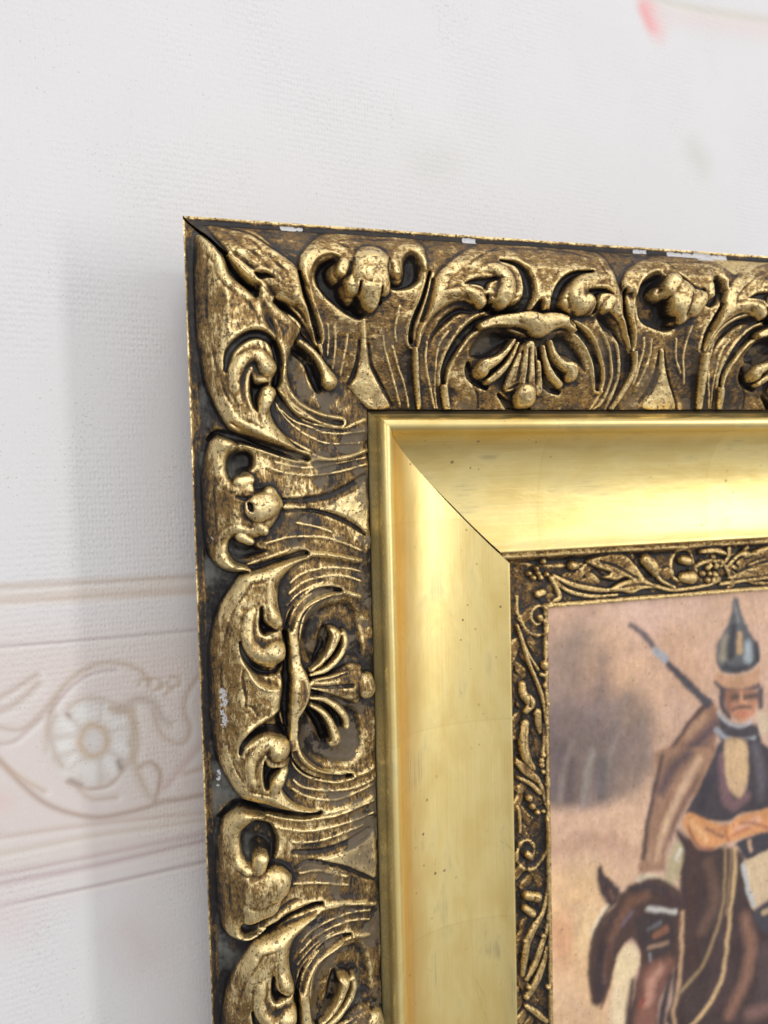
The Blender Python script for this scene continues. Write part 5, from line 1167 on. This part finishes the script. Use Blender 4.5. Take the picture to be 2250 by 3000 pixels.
def canvas_mat():
    mt, nt, bs = new_mat("oil_painted_canvas")
    g = G(nt)
    co = g.coord()
    c = g.attr('paint', 'Color')
    n = g.noise(co, 160, 5, 0.65)
    n2 = g.noise(g.mapping(co, (1, 1, 0.35)), 900, 3, 0.7)
    hs = nt.nodes.new('ShaderNodeHueSaturation')
    g.put(hs.inputs['Color'], c)
    g.put(hs.inputs['Value'], g.math('MULTIPLY_ADD', n, 0.22, g.math('MULTIPLY_ADD', n2, 0.22, 0.79)))
    sp = g.ramp(g.noise(co, 700, 2, 0.5), 0.67, 0.72)
    g.put(bs.inputs['Base Color'], g.mix(g.math('MULTIPLY', sp, 0.35), hs.outputs[0], (0.12, 0.08, 0.06)))
    bs.inputs['Roughness'].default_value = 0.50
    bs.inputs['Specular IOR Level'].default_value = 0.22
    w1 = nt.nodes.new('ShaderNodeTexWave')
    w1.bands_direction = 'X'
    g.put(w1.inputs['Vector'], co)
    w1.inputs['Scale'].default_value = 330
    w1.inputs['Distortion'].default_value = 0.6
    w2 = nt.nodes.new('ShaderNodeTexWave')
    w2.bands_direction = 'Z'
    g.put(w2.inputs['Vector'], co)
    w2.inputs['Scale'].default_value = 330
    w2.inputs['Distortion'].default_value = 0.6
    h = g.math('ADD', w1.outputs['Fac'], w2.outputs['Fac'])
    bp = g.bump(h, 0.25, 0.00006)
    bp = g.bump(n2, 0.3, 0.0001, bp)
    g.put(bs.inputs['Normal'], bp)
    return mt

def wall_mat():
    mt, nt, bs = new_mat("printed_wallpaper")
    g = G(nt)
    uv = g.coord('UV')      # millimetres on the wall
    c = g.attr('paint', 'Color')
    big = g.noise(g.mapping(uv, (0.02, 0.02, 1)), 1.0, 3, 0.5)
    grain = g.noise(g.mapping(uv, (2.6, 2.6, 1)), 1.0, 3, 0.75)
    emb = g.noise(g.mapping(uv, (0.55, 0.42, 1)), 1.0, 2, 0.4)
    # embossed weave: small staggered dots
    dots = nt.nodes.new('ShaderNodeTexVoronoi')
    dots.inputs['Scale'].default_value = 1.0
    dots.inputs['Randomness'].default_value = 0.35
    g.put(dots.inputs['Vector'], g.mapping(uv, (0.72, 0.46, 1)))
    hs = nt.nodes.new('ShaderNodeHueSaturation')
    g.put(hs.inputs['Color'], c)
    g.put(hs.inputs['Value'], g.math('MULTIPLY_ADD', big, 0.07, g.math('MULTIPLY_ADD', grain, 0.12, 0.91)))
    # sparse tan specks of dirt, clustered
    s1 = g.noise(g.mapping(uv, (0.9, 0.9, 1)), 1.0, 3, 0.6)
    s2 = g.noise(g.mapping(uv, (0.045, 0.02, 1), (3, 1, 0)), 1.0, 3, 0.55)
    sp = g.ramp(g.math('MULTIPLY_ADD', s2, 0.35, s1), 0.82, 0.90)
    col = g.mix(g.math('MULTIPLY', sp, 0.42), hs.outputs[0], (0.42, 0.33, 0.25))
    f1 = g.noise(g.mapping(uv, (1.6, 1.6, 1), (9, 4, 0)), 1.0, 1, 0.4)
    f2 = g.noise(g.mapping(uv, (0.03, 0.03, 1), (5, 2, 0)), 1.0, 2, 0.5)
    fp = g.ramp(g.math('MULTIPLY_ADD', f2, 0.3, f1), 0.93, 0.965)
    col = g.mix(g.math('MULTIPLY', fp, 0.6), col, (0.24, 0.22, 0.17))
    g.put(bs.inputs['Base Color'], col)
    bs.inputs['Roughness'].default_value = 0.7
    bs.inputs['Specular IOR Level'].default_value = 0.3
    d = g.ramp(dots.outputs['Distance'], 0.1, 0.55)
    dm = g.ramp(g.noise(g.mapping(uv, (0.02, 0.012, 1), (8, 8, 0)), 1.0, 2, 0.5), 0.40, 0.60, 0.15, 1.0)
    bp = g.bump(g.math('MULTIPLY', d, dm), 0.5, 0.00026)
    bp = g.bump(grain, 0.9, 0.00016, bp)
    bp = g.bump(emb, 0.25, 0.0003, bp)
    g.put(bs.inputs['Normal'], bp)
    return mt

def wood_mat():
    mt, nt, bs = new_mat("old_dark_wood")
    g = G(nt)
    co = g.coord()
    n = g.noise(g.mapping(co, (1, 6, 6)), 60, 5, 0.6)
    g.put(bs.inputs['Base Color'], g.mix(n, (0.05, 0.03, 0.018), (0.16, 0.095, 0.045)))
    bs.inputs['Roughness'].default_value = 0.65
    g.put(bs.inputs['Normal'], g.bump(n, 0.4, 0.0004))
    return mt

# ------------------------------------------------------------------ flat print: soft colour areas on a fine sheet
def paint(ax, ay, base, ops, bmin=0.0, bk=1.0, relief_print=False):
    X, Y = np.meshgrid(ax, ay, indexing='ij')
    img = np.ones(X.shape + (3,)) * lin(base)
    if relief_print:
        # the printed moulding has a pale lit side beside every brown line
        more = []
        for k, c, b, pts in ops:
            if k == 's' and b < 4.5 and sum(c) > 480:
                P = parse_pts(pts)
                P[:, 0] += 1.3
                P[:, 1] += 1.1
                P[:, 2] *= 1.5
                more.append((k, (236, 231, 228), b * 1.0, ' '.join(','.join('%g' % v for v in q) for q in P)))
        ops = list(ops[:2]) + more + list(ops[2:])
    for k, c, b, pts in ops:
        b = max(b * bk, bmin)
        P = parse_pts(pts)
        col = lin(c)
        if k == 'p':
            C = catmull(P, True, 1.5)
            pad = b
        else:
            C = catmull(P, False, 1.5)
            pad = b + C[:, 2].max()
        a0, a1 = window(ax, C[:, 0].min() - pad, C[:, 0].max() + pad)
        b0, b1 = window(ay, C[:, 1].min() - pad, C[:, 1].max() + pad)
        if a1 - a0 < 2 or b1 - b0 < 2:
            continue
        x, y = X[a0:a1, b0:b1], Y[a0:a1, b0:b1]
        if k == 'p':
            al = smooth(poly_sdf(x, y, C) / (1.25 * b) + 0.5)
        else:
            q, rr, e = stroke_q(x, y, C)
            al = smooth(-e / (1.25 * b) + 0.55)
            # a stroke thinner than its blur keeps its strength
        al = al[..., None]
        sub = img[a0:a1, b0:b1]
        sub[:] = sub * (1 - al) + col * al
    return X, Y, img

# ------------------------------------------------------------------ the wall
WD0, WK = 44.0, 0.1817
WL = math.hypot(1, WK)
ax = np.concatenate([np.arange(-260, -80, 6.0), np.arange(-80, 18, 0.5), np.arange(18, 350, 2.5), np.arange(350, 620, 8.0)])
ay = np.concatenate([np.arange(-420, -190, 8.0), np.arange(-190, 55, 2.2), np.arange(55, 305, 0.6), np.arange(305, 620, 8.0)])
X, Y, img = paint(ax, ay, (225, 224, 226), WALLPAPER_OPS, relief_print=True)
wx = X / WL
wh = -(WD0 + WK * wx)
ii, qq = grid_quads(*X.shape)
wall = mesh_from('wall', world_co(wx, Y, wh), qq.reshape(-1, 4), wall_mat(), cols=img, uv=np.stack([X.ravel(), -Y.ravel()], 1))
wall['kind'] = 'structure'

# ------------------------------------------------------------------ the frame
frame = bpy.data.objects.new('picture_frame', None)
scene.collection.objects.link(frame)
frame.empty_display_size = 0.02
frame['label'] = 'ornate carved gilded picture frame with worn dark patina hanging before the pale printed wall'
frame['category'] = 'picture frame'

LEN_X, LEN_Y = 330.0, 372.0
STEP = 0.3

def build_carved(side):
    along = np.arange(0, (LEN_Y if side == 'left' else LEN_X) + STEP, STEP)
    across = np.concatenate([np.arange(0, 60.0, STEP), [60.0]])
    leafz = lambda v: np.interp(v, PV, LEAF)
    groundz = lambda v: np.interp(v, PV, GROUND if side == 'left' else GROUND_TOP)
    if side == 'left':
        gx, gy = across, along
        V = np.repeat(gx[:, None], len(gy), 1)
        S = np.repeat(gy[None, :], len(gx), 0)
    else:
        gx, gy = along, across
        V = np.repeat(gy[None, :], len(gx), 0)
        S = np.repeat(gx[:, None], len(gy), 1)
    X, Y, H, lab, names, gilt = relief(gx, gy, V, ORNAMENT, leafz, groundz)
    H = blur(H, 0.55)
    rs = np.random.RandomState(3 if side == 'left' else 5)
    def nz(s, amp):
        return blur(rs.randn(*H.shape), s) * amp * s * 3.5
    H = H + nz(9, 0.10) + nz(3, 0.075) + nz(1.2, 0.030)
    # plain fillet along the outer edge, with dents
    fil = smooth((3.0 - V) / 0.5)
    edge_wave = blur(rs.randn(S.shape[1] if side == 'left' else S.shape[0]), 6) * 0.5
    ew = edge_wave[None, :] if side == 'left' else edge_wave[:, None]
    H = H * (1 - fil) + fil * (0.15 * np.cos(V * 2.2) + nz(2, 0.03) + 0.25 * ew)
    # hand dents
    relief_b = H - blur(H, 9.0)
    relief_s = H - blur(H, 2.6)
    conv = np.clip(relief_b / 2.0, -1.5, 1.2)
    edge = np.clip(relief_s / 0.55, -1.6, 1.5)
    gil = np.clip(gilt, 0, 1)
    if side == 'top':
        gil = np.maximum(gil, smooth((1.1 - V) / 0.6) * 1.0)
    else:
        gil = np.maximum(gil, smooth((0.7 - V) / 0.5) * 0.8)
    # the flatter inner half keeps smooth leaf with matt losses
    flat = smooth((V - 26) / 10) * np.clip(1 - np.maximum(relief_b, 0) / 1.6, 0, 1)
    if side == 'top':
        flat = flat * 0.65
    low = blur((lab == 0).astype(float), 1.5) * smooth((17 - V) / 5) * smooth((V - 2.2) / 1.0)
    dust = low * (1.0 if side == 'left' else 0.25)
    # old dirt plus painted-in shade: strongest towards the outer edge and over the grooved inner ground
    gr_n = np.clip(0.5 + nz(14, 0.55) + nz(6, 0.3), 0, 1)
    grime_shade = 0.50 * smooth((15 - V) / 12) + (0.55 if side == 'left' else 0.1) * low + 0.62 * gr_n * (1 - np.clip(gil, 0, 1)) * smooth((V - 24) / 8) - 0.12 + 0.35 * np.clip(gr_n - .5, -1, 1)
    if side == 'top':
        grime_shade = 0.7 * grime_shade + 0.10
        # one bright regilded patch between two leaves
        gp = smooth(poly_sdf(X, Y, [(192, 2.6), (198, 4.2), (201.5, 7.5), (204.5, 9.5), (210, 8.2), (217, 5.0), (226, 2.7)]) / 0.6 + .5)
        gil = np.maximum(gil, 1.3 * gp)
        grime_shade = grime_shade * (1 - gp)
    chip = np.zeros(H.shape)
    if side == 'top':
        for c0, c1, v0, v1 in ((30, 38.5, 0.8, 2.6), (94, 100, 0.8, 3.0), (163, 170, .6, 2.4), (178, 206, 0.7, 2.9), (190, 198, 0.5, 4.2), (222, 226, 4.2, 6.6), (227, 231, 8, 9.5)):
            chip = np.maximum(chip, smooth(np.minimum(S - c0, c1 - S) / 0.8) * smooth(np.minimum(V - v0, v1 - V) / 0.5 + 0.3))
    else:
        for c0, c1, v0, v1 in ((148, 163, 5.0, 8.5), (176, 186, 3.6, 6.0), (262, 280, 5.2, 8.0), (100, 104, 3, 6)):
            chip = np.maximum(chip, 0.62 * smooth(np.minimum(S - c0, c1 - S) / 3) * smooth(np.minimum(V - v0, v1 - V) / 1.0))
    H = H - 0.35 * smooth(chip * 1.5)
    # mitre: keep the part of the grid beyond the diagonal
    keep = S >= V - 1e-6
    slide = np.where(keep, 0, V - S)
    near = slide < STEP * 1.01
    ii, qq = grid_quads(*H.shape)
    okv = (keep | near)
    if side == 'left':
        Y2 = np.where(keep, Y, X)
        X2 = X
        Y2 = Y2 + 0.10 + 0.9 * smooth((9 - V) / 9) * np.exp(-np.maximum(S - V, 0) / 4.0)
    else:
        X2 = np.where(keep, X, Y)
        Y2 = Y
        X2 = X2 + 0.10
    ok = okv[:-1, :-1] & okv[:-1, 1:] & okv[1:, 1:] & okv[1:, :-1]
    nk = keep[:-1, :-1].astype(int) + keep[:-1, 1:] + keep[1:, 1:] + keep[1:, :-1]
    ok &= nk >= 2
    # the top rail's outermost millimetres end a little before the side rail (open mitre)
    co = world_co(X2, Y2, H)
    if side == 'left':
        co[:, 2] -= 0.0
    flab = np.maximum(lab[:-1, :-1], lab[1:, 1:])
    flab = np.where(lab[:-1, :-1] == 0, 0, flab)
    attrs = dict(relief=conv, edge=edge, gilt=gil, flat=flat, dust=dust, chip=chip, grime_shade=grime_shade)
    mat = MAT_LEFT if side == 'left' else MAT_TOP
    order = qq if side == 'left' else qq
    rail = mesh_from('carved_rail', co, qq[ok & (flab == 0)], mat, attrs, parent=frame)
    rail['label'] = 'left carved rail with beige patches of lost gilding' if side == 'left' else 'top carved rail with white chips along its outer edge'
    inv = {v: k for k, v in names.items()}
    extra = []
    for l in np.unique(flab[ok]):
        if l == 0:
            continue
        sel = ok & (flab == l)
        if sel.sum() < 60:
            extra.append(qq[sel])
            continue
        mesh_from(inv[l][0], co, qq[sel], mat, attrs, parent=rail)
    if extra:
        mesh_from('leaf_edge', co, np.concatenate(extra), mat, attrs, parent=rail)['kind'] = 'stuff'
    return rail

def profile_rail(side, name, prof, mat, length, parent, attr_fn=None, seg=3.0, gap=None, label=None, jitter=0.0, lo=0.0):
    """sweeps a profile (v, h) along a rail with a mitred corner"""
    pts = np.array(prof, float)
    seg_n = int(length / seg)
    t = np.linspace(0, 1, seg_n)
    V = np.repeat(pts[:, 0][:, None], seg_n, 1)
    Hh = np.repeat(pts[:, 1][:, None], seg_n, 1)
    g0 = gap(pts[:, 0]) if gap is not None else np.zeros(len(pts))
    start = (pts[:, 0] + g0)[:, None]
    S = start + (length - start) * t[None, :] ** 1.15
    rs = np.random.RandomState(11)
    if jitter:
        Hh = Hh + blur(rs.randn(*Hh.shape), 6.0) * jitter * 10
    X, Y = (V, S) if side == 'left' else (S, V)
    ii, qq = grid_quads(*V.shape)
    cum = np.concatenate([[0], np.cumsum(np.hypot(np.diff(pts[:, 0]), np.diff(pts[:, 1])))]) + pts[0, 0]
    uv = np.stack([S.ravel(), np.repeat(cum[:, None], seg_n, 1).ravel()], 1)
    attrs = attr_fn(V, S, Hh) if attr_fn else None
    o = mesh_from(name, world_co(X, Y, Hh), qq.reshape(-1, 4), mat, attrs, uv=uv, parent=parent)
    if label:
        o['label'] = label
    return o

def spline_profile(knots, step=0.4):
    """dense polyline through (v, h) knots; repeated knots make sharp corners"""
    out = []
    for run in knots:
        P = np.array([[a, b, 1.0] for a, b in run])
        C = catmull(P, False, step)[:, :2] if len(P) > 2 else np.array([[a, b] for a, b, _ in P])
        if out:
            C = C[1:] if np.allclose(out[-1][-1], C[0]) else C
        out.append(C)
    return np.concatenate(out)

rail_left = build_carved('left')
rail_top = build_carved('top')

wood = wood_mat()
def attr_side(V, S, H):
    z = np.zeros(V.shape)
    return dict(relief=z, edge=z + 0.1, gilt=smooth((H + 9) / 6) * .9, flat=z, dust=z, chip=z, grime_shade=z)
# outer sides of the frame: gilt edge on top, bare wood behind
for side, ln, mt_ in (('left', LEN_Y, MAT_LEFT), ('top', LEN_X, MAT_TOP)):
    profile_rail(side, 'outer_edge', [(4.2, -36), (3.5, -24), (1.6, -12), (0.45, -6), (0.12, -2), (0.0, 0.15)], mt_, ln, frame, attr_side)

gilt_side = smooth_gilt('burnished_gold_side', 1.7)
gilt_top = smooth_gilt('burnished_gold_top', 5.3)

def attr_cove(side):
    def fn(V, S, H):
        if side == 'left':
            warm = smooth((V - 69) / 1.0) * smooth((78 - V) / 5) * 0.6
            warm = np.maximum(warm, 0.35 * smooth((V - 70) / 2) * smooth((84 - V) / 8))
            dirt = np.maximum(smooth((61.4 - V) / 1.0), 0.60 * smooth((64.6 - V) / 1.2))
        else:
            warm = smooth((62.5 - V) / 1.0) * 0.5
            dirt = np.maximum(smooth((62.6 - V) / 1.2) * 0.95, 0.42 * smooth(1 - np.abs(V - 69.6) / 0.7))
        return dict(warm=warm, dirt=dirt)
    return fn

gapf = lambda v: 0.65 * smooth((v - 82) / 14) + 0.10
for side, ln, vi, mt_ in (('left', LEN_Y, 118.1, gilt_side), ('top', LEN_X, 113.8, gilt_top)):
    k = (vi - 69.5) / 48.0
    def sc(v):
        return 69.5 + (v - 69.5) * k
    knots = [
        [(59.6, -8.6), (60.3, -7.4), (61.6, -5.6)],
        [(61.6, -5.6), (62.6, -3.9), (63.1, -2.0), (63.9, -0.8), (65.0, -0.2), (66.2, -0.35), (67.3, -1.2), (68.3, -3.0), (69.0, -5.0)],
        [(69.0, -5.0), (69.5, -5.9)],
        [(69.5, -5.9), (sc(71.5), -8.3), (sc(75), -11.3), (sc(80), -13.9), (sc(86), -15.8), (sc(92), -16.9), (sc(99), -17.4), (sc(106), -17.2), (sc(112), -16.3), (sc(116.3), -15.0)],
        [(sc(116.3), -15.0), (sc(117.0), -14.8), (sc(117.5), -15.2)],
        [(sc(117.5), -15.2), (sc(117.5) + 0.05, -18), (sc(117.5) - 1.0, -26.5)],
    ]
    prof = spline_profile(knots, 0.35)
    profile_rail(side, 'gilt_cove', prof, mt_, ln, frame, attr_cove(side), seg=2.5,
                 gap=gapf if side == 'top' else None, jitter=0.012,
                 label='smooth burnished gold hollow of the left rail' if side == 'left' else 'smooth burnished gold hollow of the top rail')

# inner liner with small vine ornament
def build_liner(side):
    L0, L1 = 110.0, 137.6
    along = np.arange(L0, (LEN_Y if side == 'left' else LEN_X) + 0.34, 0.34)
    across = np.arange(L0, L1 + 0.001, 0.345)
    base = lambda v: np.interp(v, [110, 114, 116.5, 117.5, 119, 128, 135.4, 136.0, 136.8, 137.6], [-22.0, -21.6, -21.4, -22.6, -24.2, -24.0, -23.2, -22.2, -21.7, -22.0])
    if side == 'left':
        base = lambda v: np.interp(v, [110, 116.5, 118.5, 121, 128, 135.4, 136.0, 136.8, 137.6], [-27.5, -27.5, -26.5, -24.4, -24.0, -23.2, -22.2, -21.7, -22.0])
    leaf = lambda v: np.interp(v, [110, 137.6], [-22.6, -22.6])
    if side == 'left':
        gx, gy = across, along
        V = np.repeat(gx[:, None], len(gy), 1)
        S = np.repeat(gy[None, :], len(gx), 0)
    else:
        gx, gy = along, across
        V = np.repeat(gy[None, :], len(gx), 0)
        S = np.repeat(gx[:, None], len(gy), 1)
    per = 84.0
    ops = list(LINER)
    # the run of vine goes on beyond the traced stretch
    for k, n, p, s in LINER:
        P = parse_pts(s)
        if side == 'top' and P[:, 1].mean() < 140:
            P[:, 0] += per
        elif side == 'left' and P[:, 0].mean() < 140 and P[:, 1].mean() > 215:
            P[:, 1] += 94.0
        else:
            continue
        ops.append((k, n, p, ' '.join(','.join('%g' % c for c in q) for q in P)))
    # a running stem under the vines, with fronds springing from it
    rf = random.Random(9 if side == 'left' else 12)
    fill = []
    def put(kind, par, seq, nm='-'):
        fill.append((kind, nm, par, ' '.join('%.2f,%.2f,%.2f' % ((v, s, r) if side == 'left' else (s, v, r)) for v, s, r in seq)))
    end = LEN_Y if side == 'left' else LEN_X
    stem = [(127 + 5.2 * math.sin(s_ / 9.5), s_, 0.62) for s_ in np.arange(133, end, 3.0)]
    put('T', [-1.4, 0.9], stem)
    s_ = 136.0
    while s_ < end:
        c = math.cos(s_ / 9.5)
        v0 = 127 + 5.2 * math.sin(s_ / 9.5)
        for sg in (-1, 1):
            tip = max(118.6, min(134.6, v0 + sg * rf.uniform(4.5, 7.5)))
            ln = rf.uniform(5, 9)
            for w in (0.0, 1.6):
                put('T', [-1.1, 0.55], [(v0, s_, .35), (v0 + .35 * (tip - v0), s_ + ln * .38 + w, 1.25), (v0 + .8 * (tip - v0), s_ + ln * .75 + w * 1.3, 1.35), (tip, s_ + ln + w * 1.2, .3)], 'vein')
            if rf.random() < .5:
                put('R', [0.6], [(tip, s_ + ln, .25), (tip + 1.2 * sg, s_ + ln - 1.4, .25), (tip, s_ + ln - 2.6, .25)])
        s_ += rf.uniform(4.2, 6.0)
    X, Y, H, lab, names, gilt = relief(gx, gy, V, fill + ops, leaf, base)
    H = blur(H, 0.55)
    rs = np.random.RandomState(21)
    H = H + blur(rs.randn(*H.shape), 3.0) * 0.6 + blur(rs.randn(*H.shape), 1.1) * 0.12
    rim = smooth((V - 135.9) / 0.5)
    rb = H - blur(H, 5.0)
    re = H - blur(H, 1.6)
    z = np.zeros(H.shape)
    attrs = dict(relief=np.clip(rb / 0.9, -1.5, 1.3), edge=np.clip(re / 0.3, -1.4, 1.4), gilt=np.maximum(gilt * .5, rim * (1.0 if side == 'top' else .35)), flat=z, dust=z, chip=z, grime_shade=z + (0.10 if side == 'top' else 0.38) * (1 - rim))  # left liner darkened further, painting in the shade of the cove edge
    keep = S >= V - 1e-6
    ii, qq = grid_quads(*H.shape)
    near = (V - S) < 0.36
    okv = keep | near
    if side == 'left':
        X2, Y2 = X, np.where(keep, Y, X) + 0.08
    else:
        X2, Y2 = np.where(keep, X, Y) + 0.08, Y
    ok = okv[:-1, :-1] & okv[:-1, 1:] & okv[1:, 1:] & okv[1:, :-1]
    nk = keep[:-1, :-1].astype(int) + keep[:-1, 1:] + keep[1:, 1:] + keep[1:, :-1]
    ok &= nk >= 2
    co = world_co(X2, Y2, H)
    flab = np.where(lab[:-1, :-1] == 0, 0, np.maximum(lab[:-1, :-1], lab[1:, 1:]))
    rail = mesh_from('inner_liner', co, qq[ok & (flab == 0)], MAT_LINER, attrs, parent=frame)
    rail['label'] = 'narrow dark vine liner at the %s of the canvas' % ('left' if side == 'left' else 'top')
    inv = {v: k for k, v in names.items()}
    rest = []
    for l in np.unique(flab[ok]):
        if l == 0:
            continue
        sel = ok & (flab == l)
        if sel.sum() < 12:
            rest.append(qq[sel])
        else:
            mesh_from(inv[l][0], co, qq[sel], MAT_LINER, attrs, parent=rail)
    if rest:
        mesh_from('leaf_edge', co, np.concatenate(rest), MAT_LINER, attrs, parent=rail)['kind'] = 'stuff'
    profile_rail(side, 'sight_edge', [(137.6, -22.0), (137.75, -22.6), (137.3, -24.6)], MAT_LINER, LEN_Y if side == 'left' else LEN_X, frame,
                 lambda V, S, H: dict(relief=V * 0, edge=V * 0, gilt=V * 0 + .5, flat=V * 0, dust=V * 0, chip=V * 0, grime_shade=V * 0))

build_liner('left')
build_liner('top')

# wooden backing that carries the mouldings
def backing(side, ln):
    profile_rail(side, 'wood_core', [(4.2, -36), (60, -36.0), (137, -36.0), (137, -30), (112, -29.5), (60, -28), (4.4, -12)], wood, ln, frame, seg=12)
backing('left', LEN_Y)
backing('top', LEN_X)

# ------------------------------------------------------------------ the painting
px = np.concatenate([np.arange(136.0, 256.0, 0.34), np.arange(256.2, LEN_X + 1, 2.0)])
py = np.concatenate([np.arange(136.0, 345.0, 0.34), np.arange(345.5, LEN_Y + 1, 2.0)])
X, Y, img = paint(px, py, (205, 170, 148), PAINTING_OPS, 1.9, 1.9)
# loose brushwork: the colours are dragged a little and softened
rs = np.random.RandomState(4)
wxn = blur(rs.randn(*X.shape), 6) * 6 * 3.5 * 0.5 + blur(rs.randn(*X.shape), 2) * 2 * 3.5 * .12
wyn = blur(rs.randn(*X.shape), 6) * 6 * 3.5 * 0.55 + blur(rs.randn(*X.shape), 2) * 2 * 3.5 * .12
gi, gj = np.meshgrid(np.arange(X.shape[0]), np.arange(X.shape[1]), indexing='ij')
gi = np.clip(np.round(gi + wxn), 0, X.shape[0] - 1).astype(int)
gj = np.clip(np.round(gj + wyn), 0, X.shape[1] - 1).astype(int)
img = img[gi, gj]
img = blur(img, 1.0, (0, 1)) * 0.96 + 0.04 * lin((180, 168, 164))
br = blur(blur(rs.randn(*X.shape), 5, (1,)), 1.6, (0,)) * 12
img = img * (1 + 0.022 * br[..., None])
for s_, a_ in ((16, .03), (7, .03), (3, .03), (1.3, .03)):
    mott = blur(rs.randn(*X.shape), s_) * s_ * 3.5
    img = img * (1 + a_ * mott[..., None])
    img[..., 2] *= (1 + 0.4 * a_ * np.clip(blur(rs.randn(*X.shape), s_) * s_ * 3.5, -1.5, 1.5))
img = np.clip(img, 0.01, 0.9)
cmat = canvas_mat()
ii, qq = grid_quads(*X.shape)
canvas = mesh_from('painting', world_co(X, Y, np.full(X.shape, -23.4)), qq.reshape(-1, 4), cmat, cols=img)
canvas['label'] = 'oil painting of a helmeted cuirassier on a brown horse inside the gilded frame'
canvas['category'] = 'painting'
